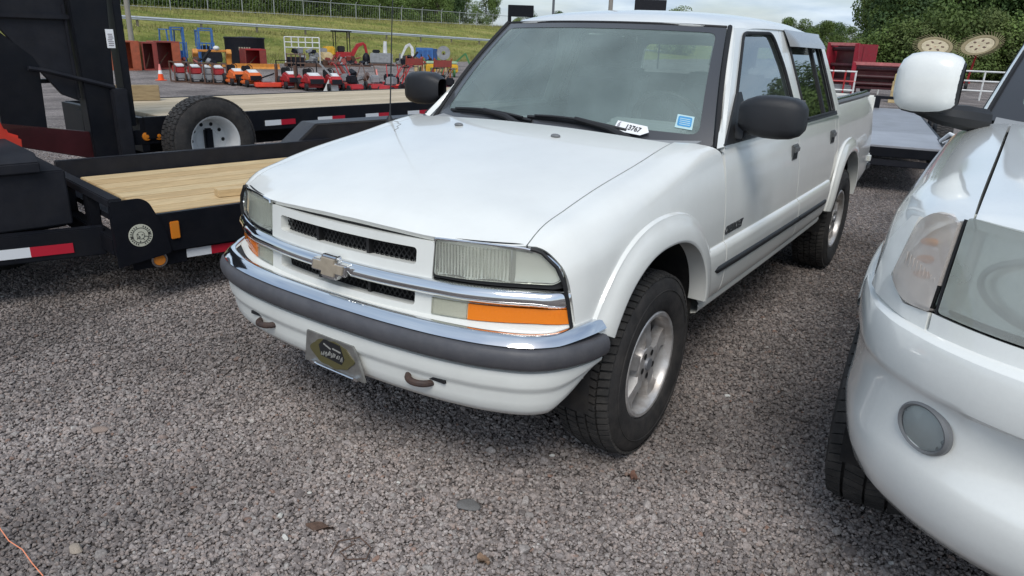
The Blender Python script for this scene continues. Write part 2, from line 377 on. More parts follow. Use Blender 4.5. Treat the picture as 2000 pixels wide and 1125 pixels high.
# ---- doors, quarter, bed sides
def door(name, y0, y1, cut=None):
    return [(y0, .485), (y1, .485), (y1, 1.115), (y0, 1.105)] if not cut else cut
fd = [(.588, .485), (1.745, .485), (1.745, 1.118), (.588, 1.108)]
rd = [(1.752, .485), (2.42, .485), (2.50, .56), (2.58, .68), (2.64, .80), (2.652, .86), (2.652, 1.125), (1.752, 1.118)]
cq = [(2.659, .86), (2.70, .87), (2.752, .90), (2.752, 1.125), (2.659, 1.125)]
SILV = mat('handle_bezel_grey', (.12, .125, .125), rough=.35)
for sx in (1, -1):
    d1 = panel('front_door', SIDE, rnd(fd, [.03, .03, 0, 0]), WHITE, T, st=(.06, .05), sx=sx)
    d2 = panel('rear_door', SIDE, rnd(rd, [.03, .05, .05, .05, .03, 0, 0, 0]), WHITE, T, st=(.06, .05), sx=sx)
    panel('cab_corner', SIDE, cq, WHITE, T, st=(.05, .05), sx=sx)
    for dd, y in ((d1, 1.635), (d2, 2.545)):
        x = float(Sx(y, .985))
        h = MB(); h.box((sx*(x+.001), y, .982), (.014, .105, .085)).build('handle', SILV, dd, bevel=.005)
        h = MB(); h.box((sx*(x+.006), y, .968), (.008, .085, .040)).build('handle_recess', RUBBER, dd, bevel=.003)
        h = MB(); h.box((sx*(x+.012), y, .998), (.014, .088, .030)).build('handle_paddle', SILV, dd, bevel=.005)
    # raised lower mouldings
    bz = crv([(.470,-.012),(.485,.004),(.51,.016),(.55,.021),(.62,.023),(.68,.021),(.705,.016),(.72,.006),(.726,-.004)])
    MOU = lambda y, z: (Sx(y, z)+bz(z), y+0*z, z+0*y)
    panel('lower_moulding', MOU, [(.42,.480),(.578,.480),(.578,.722),(.385,.722),(.40,.66),(.43,.58)], WHITE, T, st=(.06,.018), sx=sx, thick=.02)
    panel('lower_moulding', MOU, [(.586,.480),(1.744,.480),(1.744,.722),(.586,.722)], WHITE, T, st=(.06,.018), sx=sx, thick=.02)
    panel('lower_moulding', MOU, rnd([(1.754,.480),(2.40,.480),(2.50,.58),(2.55,.722),(1.754,.722)], [0,.05,.05,.04,0]), WHITE, T, st=(.06,.018), sx=sx, thick=.02)
    def strip(y0, y1, z0, z1, r0, r1):
        P = []
        for t in np.linspace(0, 1, 40):
            y = y0+(y1-y0)*t; zc = z0+(z1-z0)*t; hh = .0165
            e = min(1, (t*(y1-y0)/.05)) if r0 else 1; e2 = min(1, ((1-t)*(y1-y0)/.05)) if r1 else 1
            q = math.sqrt(max(.02, 1-(1-e)**2))*math.sqrt(max(.02, 1-(1-e2)**2)); row = []
            for s in np.linspace(-1, 1, 7):
                z = zc+s*hh*q; row.append((float(Sx(y, z)+bz(z))+.012*q*(1-s**4)-.002, y, z))
            P.append(row)
        grid('moulding_strip', P, BLACKP, T, sx=sx)
    strip(.455, 1.742, .622, .607, 1, 0); strip(1.757, 2.46, .607, .598, 0, 1)
    # sill under the doors
    P = [[(float(Sx(y, .48))-a, y, z) for a, z in ((.0,.484),(-.004,.470),(.004,.448),(.03,.440),(.12,.44))] for y in np.linspace(.40, 2.5, 20)]
    grid('sill', P, WHITE2, T, sx=sx)
    # bed side
    bd = [(2.775,.90),(2.70,.80)]+[(2.775,.60)] if 0 else None
    bp_ = [(2.765, .88)]+arcp(RC, (.47, .475), 155, 8, 24)+[(3.62, .50), (4.235, .575), (4.245, .72), (4.235, 1.165), (2.765, 1.165)]
    BED = lambda y, z: (Sx(y, z)-.0, y+0*z, z+0*y)
    bs = panel('bed_side', BED, rnd(bp_, [0]*(len(bp_)-5)+[.03, .04, .1, .03, 0]), WHITE, T, st=(.06, .045), sx=sx, thick=.02)
    P = [[(float(Sx(y, 1.165))+a, y, z) for a, z in ((.004,1.150),(.006,1.172),(-.004,1.184),(-.05,1.186),(-.09,1.182),(-.095,1.15))] for y in np.linspace(2.79, 4.20, 24)]
    grid('bed_rail_cap', P, mat('bed_rail_grey', (.10, .10, .10), rough=.45, var=.3, vscale=6), T, sx=sx)
    P = [[(float(Sx(y, 1.165))-.028, y, 1.186+.012*math.sin(k)) for k in (0, .8, 1.57, 2.3, 3.14)] for y in np.linspace(2.80, 4.2, 16)]
    P = [[(p[0]+dx, p[1], p[2]) for p, dx in zip(row, (.014, .010, 0, -.010, -.014))] for row in P]
    grid('rail_bar', P, CHBAR, T, sx=sx)
    # inner bed wall
    P = [[(float(Sx(y, 1.165))-.095, y, z) for z in (1.16, .66)] for y in np.linspace(2.79, 4.2, 6)]
    grid('bed_liner', P, BLACKP, T, sx=sx)
    # wheel arch flares
    for C, front in ((FC, 1), (RC, 0)):
        P = []; a0, a1 = (11, 156) if front else (6, 173)
        for a in np.linspace(a0, a1, 44):
            row = []; ca, sa = math.cos(rad(a)), math.sin(rad(a)); pw = .86
            cq_ = math.copysign(abs(ca)**pw, ca); sq = math.copysign(abs(sa)**pw, sa)
            for t in (0, .06, .16, .32, .5, .7, .86, .95, 1, 1.02, 1.02):
                r = 1-t if t <= 1 else 0; ri = (.412, .425); w = .098 if front else .088
                y = C[0]+cq_*(ri[0]+w*r); z = C[1]+sq*(ri[1]+w*r)
                of = .034*(1-(1-min(1, t/1.0))**2.6) if t <= 1 else .034
                if 0 < t <= .06: of += .006
                xx = float(Sx(y, z))+of-(.002 if t == 0 else 0)
                row.append((xx, y, z))
            b = row[-3]; row[-2] = (b[0]-.004, b[1]-cq_*.006, b[2]-sq*.006); row[-1] = (b[0]-.075, b[1]-cq_*.004, b[2]-sq*.004)
            P.append(row)
        grid('wheel_arch_flare', P, WHITE, T, sx=sx, sharp=50)
        # dark wheel housing
        P = [[(x, C[0]+math.cos(rad(a))*.43, C[1]+.01+math.sin(rad(a))*.44) for x in (.81, .45)] for a in np.linspace(-12, 192, 24)]
        grid('wheel_liner', P, DARK, T, sx=sx)
        MB().prism([(C[0]+.44*math.cos(rad(a)), C[1]+.44*math.sin(rad(a))) for a in np.linspace(-8, 188, 20)], sx*.44, sx*.45, 'x').build('wheel_liner', DARK, T)
# ---- tailgate, rear bumper, bed floor, underbody
MB().b2((-.76, 4.215, .64), (.76, 4.25, 1.16)).build('tailgate', WHITE, T, bevel=.012)
MB().prism([(-.70,4.26),(.70,4.26),(.80,4.20),(.815,4.26),(.775,4.34),(.5,4.38),(-.5,4.38),(-.775,4.34),(-.815,4.26),(-.80,4.20)], .62, .70, 'z').build('rear_bumper', WHITE2, T, bevel=.02)
MB().prism([(-.80,4.2),(.80,4.2),(.80,4.355),(.5,4.395),(-.5,4.395),(-.80,4.355)], .565, .617, 'z').build('bumper_step', BLACKP, T, bevel=.01)
MB().b2((-.70, 2.80, .62), (.70, 4.20, .66)).build('bed_floor', BLACKP, T)
MB().b2((-.46, -.55, .38), (.46, 4.1, .50)).b2((-.46, .5, .40), (.46, 2.6, .56)).build('underbody', DARK, T, bevel=.01)
MB().b2((-.74, .50, .46), (.74, 2.62, .60)).build('floor_pan', DARK, T)
MB().b2((-.44, -.60, .46), (.44, .40, .86)).build('engine_bay', DARK, T)
for y in (0, 3.12): MB().tube([(-.70, y, .36), (.70, y, .36)], .045, 10).build('axle', DARK, T)

# ---- cab upper structure
def Kx(z): return .802-.39*(z-1.12)-.10*np.maximum(0, z-1.50)**1.5
def GRN(y, z): return (Kx(z)+0*y, y+0*z, z+0*y)
fo = [(.575,1.112),(.74,1.262),(.90,1.408),(1.045,1.545),(1.075,1.578),(1.76,1.590),(1.76,1.105),(.60,1.105)]
fw = rnd([(.675,1.128),(.92,1.345),(1.165,1.558),(1.62,1.566),(1.70,1.40),(1.725,1.128)], [.02,.05,.05,.05,.05,.02])
ro = [(1.768,1.590),(2.50,1.578),(2.60,1.560),(2.64,1.52),(2.665,1.30),(2.668,1.105),(1.768,1.105)]
rw = rnd([(1.88,1.562),(2.54,1.548),(2.575,1.50),(2.585,1.30),(2.585,1.132),(1.90,1.132)], [.05,.05,.05,.03,.03,.03])
pq = [(2.675,1.105),(2.675,1.30),(2.65,1.52),(2.615,1.562),(2.70,1.54),(2.725,1.40),(2.752,1.20),(2.755,1.105)]
def edge_tube(poly, r, m, name, parent, sx, off=.002, surf=GRN):
    pts = [tuple(float(c) for c in surf(np.array(p[0]), np.array(p[1]))) for p in dens(poly, (.05, .05))]
    MB().tube([(sx*(p[0]+off), p[1], p[2]) for p in pts], r, 6, closed=True).build(name, m, parent)
for sx in (1, -1):
    f = panel('front_door_frame', GRN, fo, WHITE, T, st=(.06, .05), holes=[fw], sx=sx, thick=.03)
    panel('front_door_window', GRN, fw, SIDEG, f, st=(.08, .08), sx=sx, thick=0, off=-.008); edge_tube(fw, .009, RUBBER, 'window_seal', f, sx)
    f = panel('rear_door_frame', GRN, ro, WHITE, T, st=(.06, .05), holes=[rw], sx=sx, thick=.03)
    panel('rear_door_window', GRN, rw, DARKG, f, st=(.08, .08), sx=sx, thick=0, off=-.008); edge_tube(rw, .009, RUBBER, 'window_seal', f, sx)
    dv = [(2.335,1.137),(2.365,1.137),(2.385,1.553),(2.360,1.553)]
    panel('window_divider', GRN, dv, RUBBER, f, st=(.1, .1), sx=sx, off=.002, thick=.01)
    panel('belt_trim', GRN, [(.69,1.113),(1.745,1.113),(1.745,1.131),(.69,1.131)], BLACKP, T, st=(.08,.03), sx=sx, off=.006)
    panel('belt_trim', GRN, [(1.775,1.113),(2.64,1.113),(2.64,1.135),(1.775,1.135)], BLACKP, T, st=(.08,.03), sx=sx, off=.006)
    panel('rear_pillar', GRN, pq, WHITE, T, st=(.05, .05), sx=sx, thick=.03)
    panel('mirror_sail', GRN, rnd([(.574,1.114),(.92,1.114),(.92,1.31),(.862,1.305)], .012), BLACKP, T, st=(.06, .05), sx=sx, off=.010, thick=.012)
    # wind deflector over the rear window
    P = []
    for y in np.linspace(1.84, 2.60, 20):
        e = min(1, (y-1.84)/.06, (2.60-y)/.05); row = []
        for t in np.linspace(0, 1, 8):
            z = 1.592-.085*t-.012*(y-1.84); o = .010+.040*math.sin(t*1.35)*(.25+.75*e)
            row.append((float(Kx(z))+o, y, z))
        P.append(row)
    grid('wind_deflector', P, mat('grey_deflector', (.22, .215, .20), rough=.2, coat=.6), T, sx=sx)
# roof
zrF = crv([(.90,1.572),(.96,1.597),(1.04,1.625),(1.2,1.651),(1.5,1.668),(1.9,1.668),(2.3,1.652),(2.55,1.625),(2.68,1.592),(2.76,1.55)])
xr = crv([(0,0),(.25,-.006),(.42,-.018),(.52,-.032),(.575,-.046),(.612,-.066),(.635,-.095)])
def ROOF(x, y): return (x+0*y, y+0*x, zrF(y)+xr(np.abs(x))*np.clip(1-(y<1.1)*0, 0, 1))
wy = crv([(0,.955),(.3,.968),(.5,1.002),(.60,1.045)])
rp_ = [(x, float(wy(abs(x)))) for x in np.linspace(-.600, .600, 25)]+[(.622, 1.10), (.626, 1.6), (.622, 2.4), (.600, 2.62), (.56, 2.715), (0, 2.74), (-.56, 2.715), (-.600, 2.62), (-.622, 2.4), (-.626, 1.6), (-.622, 1.10)]
panel('roof', ROOF, rp_, WHITE, T, st=(.05, .06), thick=.02, flipn=False)
# windscreen: ruled patch between cowl curve and header curve
def WS(s, t):
    s = np.asarray(s, float); t = np.asarray(t, float)
    xb = .748*s; yb = .470+.135*np.abs(s)**2.2; zb = 1.118-.018*s*s
    xt = .597*s; yt = .955+.080*np.abs(s)**2.2; zt = 1.588-.010*s*s
    bow = .028*np.sin(np.pi*np.clip(t, -.2, 1.2))
    return (xb+(xt-xb)*t, yb+(yt-yb)*t-bow*.72, zb+(zt-zb)*t+bow*.5)
wpoly = rnd([(-1, 0), (1, 0), (1, 1), (-1, 1)], .03)
ws = panel('windscreen', WS, wpoly, WINDS, T, st=(.08, .07), thick=0)
inner = rnd([(-.925, .075), (.925, .075), (.935, .935), (-.935, .935)], .06)
panel('windscreen_border', WS, wpoly, mat('glass_frit', (.055, .057, .063), rough=.18, coat=.5), T, st=(.08, .07), holes=[inner], thick=0, off=.0025)
for sx in (1, -1):
    pts = [tuple(float(c) for c in WS(np.array(1.008), np.array(t))) for t in np.linspace(-.01, 1.0, 16)]
    MB().tube([(sx*(p[0]+.008), p[1], p[2]+.004) for p in pts], .011, 8).build('windscreen_moulding', RUBBER, T)
    # painted pillar beside the glass
    P = []
    for t in np.linspace(-.02, 1.0, 16):
        a = np.array([float(c) for c in WS(np.array(1.015), np.array(t))]); z = a[2]; yo = float(np.interp(z, [1.112, 1.262, 1.408, 1.545, 1.578], [.575, .74, .90, 1.045, 1.075])); b = np.array([float(Kx(z))-.001, yo+.002, z])
        P.append([tuple(a+np.array([.012, .004, -.004])), tuple((a*.6+b*.4)+np.array([.008, -.006, .003])), tuple((a*.25+b*.75)+np.array([.006, -.004, 0])), tuple(b), tuple(b+np.array([-.03, .02, 0]))])
    grid('windscreen_pillar', P, WHITE, T, sx=sx, sharp=60)
pts = [tuple(float(c) for c in WS(np.array(s), np.array(1.0))) for s in np.linspace(-1, 1, 30)]
MB().tube([(p[0], p[1], p[2]+.002) for p in pts], .007, 6).build('windscreen_moulding', RUBBER, T)
# cowl panel under the wipers
P = []
for x in np.linspace(-.76, .76, 40):
    s = x/.748; yb = .470+.135*abs(s)**2.2; zb = 1.118-.018*s*s
    yh = .372-.035*(1-min(1, (x/.66)**2))
    P.append([(x, yb+.03, zb+.02), (x, yb-.006, zb-.004), (x, yb-.05, zb-.022), (x, yh+.02, zb-.02), (x, yh-.02, zb-.03)])
grid('cowl_grille', P, mat('cowl_grey', (.07, .072, .078), rough=.55, var=.2, bump=.3, bscale=200), T)
for sx in (1, -1):
    P = [[(sx*x, y, z) for x, y, z in ((.66, .40, 1.118), (.76, .55, 1.098), (.79, .60, 1.09))], [(sx*x, y, z) for x, y, z in ((.66, .52, 1.100), (.745, .61, 1.098), (.78, .66, 1.09))]]
    grid('cowl_corner', P, BLACKP, T)
# rear wall with back window
BW = lambda x, z: (x+0*z, 2.755-.18*np.maximum(0, z-1.12)+0*x, z+0*x)
panel('cab_back', BW, [(-.78,.70),(.78,.70),(.79,1.12),(.66,1.48),(.60,1.565),(-.60,1.565),(-.66,1.48),(-.79,1.12)], WHITE, T, st=(.1,.1), holes=[rnd([(-.62,1.19),(.62,1.19),(.56,1.50),(-.56,1.50)], .06)], flipn=True, thick=.03)
panel('back_window', BW, rnd([(-.62,1.19),(.62,1.19),(.56,1.50),(-.56,1.50)], .06), SIDEG, T, st=(.15,.15), flipn=True, thick=0)
# interior
ITR = MB(); ITR.prism([(.40,.75),(.40,1.10),(.62,1.125),(.80,1.13),(.92,1.085),(.94,1.00),(.85,.75)], -.73, .73, 'x'); ITR.build('dashboard', DASH, T, bevel=.03)
MB().prism([(.74,1.10),(.76,1.155),(.86,1.165),(.93,1.12),(.93,1.07)], .16, .56, 'x').build('instrument_hood', DASH, T, bevel=.02)
sw = Matrix.Translation((.36, 1.04, 1.115)) @ Matrix.Rotation(rad(-62), 4, 'X')
MB().tube([(.185*math.cos(a), .185*math.sin(a), 0) for a in np.linspace(0, 2*math.pi, 33)[:-1]], .014, 8, closed=True).box((0, 0, -.015), (.12, .10, .05)).beam((-.18,0,0), (.18,0,0), .03, .012).beam((0,-.18,0), (0,0,0), .03, .012).build('steering_wheel', BLACKP, T, xf=sw)
for x in (-.36, .36):
    st_ = MB().prism([(1.10,.78),(1.62,.74),(1.66,.86),(1.12,.93)], x-.25, x+.25, 'x').build('seat_cushion', CLOTH, T, bevel=.05, seg=3)
    MB().prism([(1.55,.84),(1.70,.84),(1.88,1.34),(1.80,1.37),(1.70,1.33)], x-.24, x+.24, 'x').build('seat_backrest', CLOTH, T, bevel=.05, seg=3)
    MB().prism([(1.80,1.36),(1.90,1.35),(1.93,1.52),(1.85,1.54)], x-.13, x+.13, 'x').build('headrest', CLOTH, T, bevel=.035, seg=3)
MB().prism([(2.10,.74),(2.55,.74),(2.60,1.30),(2.50,1.32),(2.42,.92),(2.10,.92)], -.66, .66, 'x').build('rear_bench', CLOTH, T, bevel=.05)
MB().b2((-.60, 1.12, 1.575), (.60, 2.66, 1.585)).build('headliner', HEADL, T)
for sx in (1, -1): MB().b2((sx*.735, .65, .62), (sx*.765, 2.70, 1.10)).build('door_card', DASH, T)
MB().ball((0, .99, 1.50), (.25, .03, .07), 12, 6, .6).build('rear_view_mirror', BLACKP, T)

# ---- front fascia (plan curve yF, slightly leaning)
yF = crv([(0,-.775),(.2,-.765),(.39,-.738),(.51,-.712),(.62,-.667),(.70,-.622),(.76,-.588),(.80,-.545)])
def FAS(x, z): return (x+0*z, yF(np.abs(x))+.10*(z-.78), z+0*x)
def fpan(name, poly, m, parent=None, holes=(), off=0, st=(.03,.03), thick=.015): return panel(name, FAS, poly, m, parent or T, st=st, holes=holes, off=off, thick=thick)
# grille surround with two openings
gop = rnd([(-.325,.826),(.325,.826),(.325,.880),(-.325,.880)], .014)
gsur = fpan('grille_surround', rnd([(-.383,.775),(.383,.775),(.386,.907),(-.386,.907)], .008), WHITE2, holes=[gop], off=.004, thick=.05)
lop = rnd([(-.325,.694),(.325,.694),(.325,.740),(-.325,.740)], .012)
def sgn(p, s): return [(s*x, z) for x, z in (p if s > 0 else p[::-1])]
tsp = rnd([(.386,.676),(.792,.688),(.780,.738),(.386,.733)], .006)
fas = [(x, .640+.012*abs(x)) for x in np.linspace(-.80, .80, 33)]+[(.800,.690),(.79,.76),(.39,.765),(-.39,.765),(-.79,.76),(-.800,.690)]
fpan('front_fascia', fas, WHITE2, holes=[lop, tsp, sgn(tsp, -1)], thick=.04)
# rounded lip below the lamps
P = []
for x in np.linspace(-.805, .805, 60):
    y0 = float(yF(abs(x)))-.012
    P.append([(x, y0+dy, .655+.012*abs(x)+dz) for dy, dz in ((.02,.020),(-.004,.014),(-.018,.002),(-.026,-.012),(-.024,-.026),(-.010,-.036),(.02,-.038))])
grid('fascia_lip', P, WHITE2, T)
# mesh behind the openings
def mesh_in(z0, z1, x1, nm):
    b = MB(); n = int(x1*2/.02)
    for i in range(-3, n+3):
        for s in (1, -1):
            xa = -x1+i*.02; h = (z1-z0)
            xb = xa+s*h*.75
            P0 = np.clip(xa, -x1, x1); P1 = np.clip(xb, -x1, x1)
            if abs(P1-P0) < .006: continue
            t0 = (P0-xa)/(xb-xa); t1 = (P1-xa)/(xb-xa)
            b.beam((P0, float(yF(abs(P0)))+.034, z0+h*t0), (P1, float(yF(abs(P1)))+.034, z0+h*t1), .003, .0035, up=(0, 1, 0))
    for x in (-x1*.36, x1*.36): b.box((x, float(yF(abs(x)))+.026, (z0+z1)/2), (.012, .02, z1-z0))
    b.build('grille_mesh', mat('grille_black', (.015,.015,.016), rough=.4), T)
    BKP = lambda x, z: (x+0*z, yF(np.abs(x))+.075, z+0*x)
    panel('grille_backing', BKP, [(-x1-.02, z0-.02), (x1+.02, z0-.02), (x1+.02, z1+.02), (-x1-.02, z1+.02)], DARK, T, st=(.06,.06), thick=0)
mesh_in(.820, .886, .335, 'u'); mesh_in(.688, .746, .335, 'l')
# bowl of white plastic sides of the openings are the thick panel edges; chrome bar
P = []
for x in np.linspace(-.786, .786, 80):
    y0 = float(yF(abs(x)))+.10*(.765-.78); e = 1 if abs(x) < .74 else 1-(abs(x)-.74)/.046*.55
    nx = 0
    row = [(x, y0+dy*e-.002, .764+dz) for dy, dz in ((.012,.030),(-.010,.027),(-.022,.018),(-.028,.006),(-.028,-.004),(-.020,-.016),(-.006,-.026),(.012,-.029))]
    P.append(row)
grid('chrome_bar', P, CHBAR if 0 else CHROME, T, sharp=70)
# bow tie emblem
bow = [(-.100,-.034),(-.088,.022),(-.042,.022),(-.036,.050),(.046,.050),(.040,.022),(.100,.022),(.088,-.034),(.042,-.034),(.036,-.060),(-.046,-.060),(-.040,-.034)]
bow = [(x*.90+.002, z*.76+.004) for x, z in bow]
yb = -.822
e = MB().prism([(x, .768+z) for x, z in bow], yb, yb+.03, 'y').build('emblem', CHROME, T, bevel=.005)
MB().prism([(x*.84, .768+.001+z*.72) for x, z in bow], yb-.004, yb+.004, 'y').build('emblem_face', mat('emblem_gold', (.40,.34,.26), rough=.5, metal=.15, var=.15, vscale=40), e, bevel=.001)
# headlamps
hlp = rnd([(.392,.806),(.742,.812),(.764,.835),(.752,.868),(.715,.900),(.650,.917),(.392,.917)], [.010,.02,.012,.02,.03,.03,.010])
for s in (1, -1):
    hb = fpan('headlamp', [(s*x, z) for x, z in hlp], LENS, off=.006, st=(.025,.02), thick=.03)
    RF = lambda x, z: (x+0*z, yF(np.abs(x))+.10*(z-.78)+.020-.010*np.cos((np.abs(x)-.392)*54)*(np.abs(x) < .625)-1.6*(z-.866)**2+.0016*np.sin(2*np.pi*np.abs(x)/.0115)*(np.abs(x) < .622), z+0*x)
    panel('lamp_reflector', RF, [(s*x, z) for x, z in hlp], REFL, hb, st=(.0026,.016), thick=.02)
    b = MB()
    for k in range(22):
        x = .400+k*.0105
        b.box((s*x, float(yF(x))+.006, .862), (.0016, .005, .096))
    b.build('lens_flutes', LENS, hb)
    MB().box((s*.625, float(yF(.625))+.014, .862), (.006, .02, .10)).build('lamp_divider', mat('lamp_divider', (.35,.36,.33), rough=.4), hb)
    # chrome edge trim and black surround
    sur = rnd([(.384,.797),(.752,.797),(.790,.815),(.780,.868),(.728,.912),(.655,.930),(.384,.926)], [.006,.02,.02,.03,.04,.03,.006])
    fpan('lamp_surround', [(s*x, z) for x, z in sur], RUBBER, holes=[[(s*x, z) for x, z in hlp]], off=-.002, thick=.03)
    tp = [(x, z) for x, z in hlp if z > .83]; pts = [(s*x, float(yF(x))+.10*(z-.78)-.010, z+.004) for x, z in sorted(tp, key=lambda p: (p[0] if p[1] > .86 else 2-p[1]))]
    MB().tube(pts, .0045, 6).build('lamp_trim', CHROME, hb)
    bk = lambda x, z: (x+0*z, yF(np.abs(x))+.085, z+0*x)
    panel('lamp_back', bk, [(s*.37,.63),(s*.78,.63),(s*.78,.93),(s*.37,.93)], DARK, T, st=(.06,.06), thick=0)
    # turn signal: clear inner piece and amber outer piece
    c1 = [(.389,.679),(.507,.6825),(.507,.7325),(.389,.730)]; c2 = [(.511,.6825),(.788,.691),(.776,.735),(.511,.7325)]
    tsl = fpan('parking_lamp', [(s*x, z) for x, z in c1], LENS, off=.003, thick=.02)
    panel('lamp_reflector', lambda x, z: (x+0*z, yF(np.abs(x))+.10*(z-.78)+.005, z+0*x), [(s*x, z) for x, z in c1], mat('lamp_cream', (.80,.77,.62), rough=.4, bump=.6, bscale=160), tsl, st=(.03,.02), thick=.02)
    fpan('turn_signal', [(s*x, z) for x, z in c2], AMBER, off=.004, thick=.02)
    b = MB()
    for k in range(22): x = .520+k*.0115; b.box((s*x, float(yF(x))-.0075, .709), (.0035, .006, .036), (0, 0, .5*s))
    b.build('signal_flutes', AMBER, T)
    gp = [(4.6,-.636),(5.2,-.628),(5.7,-.618)]+[(Uz(y, z), y) for y, z in ((-.602,.87),(-.592,.82),(-.582,.76),(-.572,.70),(-.56,.655))]
    gx = CLIP(np.array([p[0] for p in gp]), np.array([p[1] for p in gp]))
    MB().tube([(s*(a_-.004), b_-.001, c_-.001) for a_, b_, c_ in zip(*gx)], .0065, 6).build('fascia_gap_shade', RUBBER, T)  # black tube stands in for the shaded gap along the fender edge
# dark strip standing in for the shaded gap under the hood lip
P = [[(x, float(lipx(abs(x)))+.012, .936-.035*(abs(x)/.67)**2.2), (x, float(lipx(abs(x)))+.028, .900), (x, float(lipx(abs(x)))+.09, .905)] for x in np.linspace(-.67, .67, 40)]
grid('hood_gap_shade', P, RUBBER, T)

# ---- bumper: sections swept along the plan curve
bx = crv([(0,-.840),(.3,-.829),(.5,-.803),(.62,-.772),(.70,-.738)])
bpl = [(x, float(bx(x))) for x in np.linspace(0, .70, 16)]+[(.742,-.712),(.778,-.676),(.808,-.630),(.832,-.575),(.848,-.520),(.856,-.465)]
_t = np.cumsum([0]+[math.hypot(b_[0]-a_[0], b_[1]-a_[1]) for a_, b_ in zip(bpl, bpl[1:])]); _fx = crv(list(zip(_t, [p[0] for p in bpl]))); _fy = crv(list(zip(_t, [p[1] for p in bpl])))
bpl = [(float(_fx(t)), float(_fy(t))) for t in np.linspace(0, _t[-1], 60)]
def bnorm(pl):
    a = np.array([(-pl[1][0], pl[1][1])]+pl); N = []
    for i in range(len(pl)):
        p = a[i]; q = a[min(i+2, len(a)-1)]; t = q-p; n = np.array([t[1], -t[0]]); N.append(n/np.linalg.norm(n))
    return N
bN = bnorm(bpl)
def swept(name, prof_, m, sharp=50, zf=None, i0=0, of=None, zlo=None):
    P = []
    idx = list(range(len(bpl)-1, i0-1, -1)) 
    full = [(-1, i) for i in idx if i > 0]+[(1, i) for i in range(0, len(bpl))]
    for s, i in full:
        row = []
        for o, z in prof_:
            dz = zf(bpl[i][0]) if zf else 0; oo = o+(of(bpl[i][0]) if of else 0)
            zz = z+dz if zlo is None else .562-(.562-z)*zlo(bpl[i][0]); row.append((s*(bpl[i][0]+bN[i][0]*oo), bpl[i][1]+bN[i][1]*oo, zz))
        P.append(row)
    return grid(name, P, m, T, sharp=sharp)
ris = lambda x: .016*max(0, (x-.80)/.056)
swept('bumper_chrome', [(-.048,.650),(-.047,.670),(-.040,.675),(-.026,.673),(-.016,.666),(-.004,.655),(.003,.646),(-.01,.640)], CHROME, zf=ris, sharp=80)
swept('bumper_gap_shade', [(-.11,.640),(-.10,.655),(-.06,.662),(-.044,.662),(-.044,.64)], RUBBER, zf=ris)  # black strip drawn for the shade in the groove behind the chrome
swept('bumper_strip', [(-.03,.641),(.004,.6405),(.014,.633),(.020,.618),(.021,.604),(.018,.588),(.011,.576),(.000,.569),(-.03,.562)], GREYP)
swept('front_valance', [(-.02,.562),(-.006,.558),(-.006,.540),(-.008,.512),(-.011,.500),(-.019,.491),(-.022,.478),(-.025,.450),(-.032,.420),(-.050,.397),(-.11,.387)], WHITE2, sharp=60, zlo=lambda x: 1-.74*(lambda t_: t_*t_)(min(1, max(0, (x-.79)/.066))))
# tow hooks and slots
RUST = mat('brown_steel', (.045, .030, .026), rough=.62, var=.35, vscale=30, dirt=(.10, .055, .035), dscale=40, damt=.6)
for s in (1, -1):
    c = np.array([s*.378, -.786, .468])
    hp = [(-.046,.10,.012),(-.046,.05,.008),(-.046,.0,.003)]+[(-.046*math.cos(t_), -.046*math.sin(t_), .003-.006*t_/math.pi) for t_ in np.linspace(.15, math.pi, 12)]+[(.046,.012,-.003),(.044,.022,-.003)]
    MB().tube([tuple(c+np.array([s*a, b*.9, d])) for a, b, d in hp], .0115, 10).build('tow_hook', RUST, T)
    MB().box((s*.405, -.783, .484), (.15, .024, .011)).build('hook_slot', RUBBER, T)
# license plate bracket
TIN = mat('dull_plate_metal', (.30, .295, .28), rough=.35, metal=.7, var=.25, vscale=25)
lp = MB().prism([(-.178,.392),(.162,.386),(.125,.500),(.105,.545),(-.155,.548)], -0.8380, -0.8260, 'y').build('plate_bracket', TIN, T, bevel=.002)
OLV = mat('plate_olive', (.085, .075, .028), rough=.4, coat=.5)
b = MB(); b.prism([(-.010+.118*math.cos(t)*(1+.06*math.cos(6*t)), .472+.064*math.sin(t)*(1+.05*math.cos(9*t))) for t in np.linspace(0, 2*math.pi, 40)[:-1]], -0.8420, -0.8370, 'y'); b.build('plate_badge', OLV, lp)
b = MB(); b.prism([(-.070,.452),(.045,.440),(.062,.470),(.040,.530),(-.05,.535),(-.080,.500)], -0.8435, -0.8410, 'y'); b.build('plate_badge_centre', RUBBER, lp)
b = MB()
rr = random.Random(4)
for k in range(17):
    x = -.064+.0072*k; h_ = .012+.012*rr.random(); zc = .478-.05*(x/.12)**2-.010*rr.random()
    b.beam((x-.005*rr.random(), -0.8445, zc-h_/2), (x+.006*rr.random(), -0.8445, zc+h_/2), .0032, .002, up=(0, 1, 0))
b.beam((-.05,-0.8445,.515), (-.01,-0.8445,.498), .005, .002, up=(0,1,0)); b.beam((.0,-0.8445,.505), (.045,-0.8445,.498), .006, .002, up=(0,1,0))
b.build('plate_lettering', mat('plate_silver', (.5,.5,.47), rough=.3, metal=.5), lp)
MB().tube([(-.125,-0.8440,.408),(-.09,-0.8440,.400),(.10,-0.8440,.395),(.135,-0.8440,.400)], .004, 6).box((-.115,-0.8440,.404), (.02,.012,.016)).box((.125,-0.8440,.399), (.02,.012,.016)).build('plate_frame_edge', CHROME, lp)

lp.scale = (.88, 1, .76); lp.location = (.028, 0, .106)
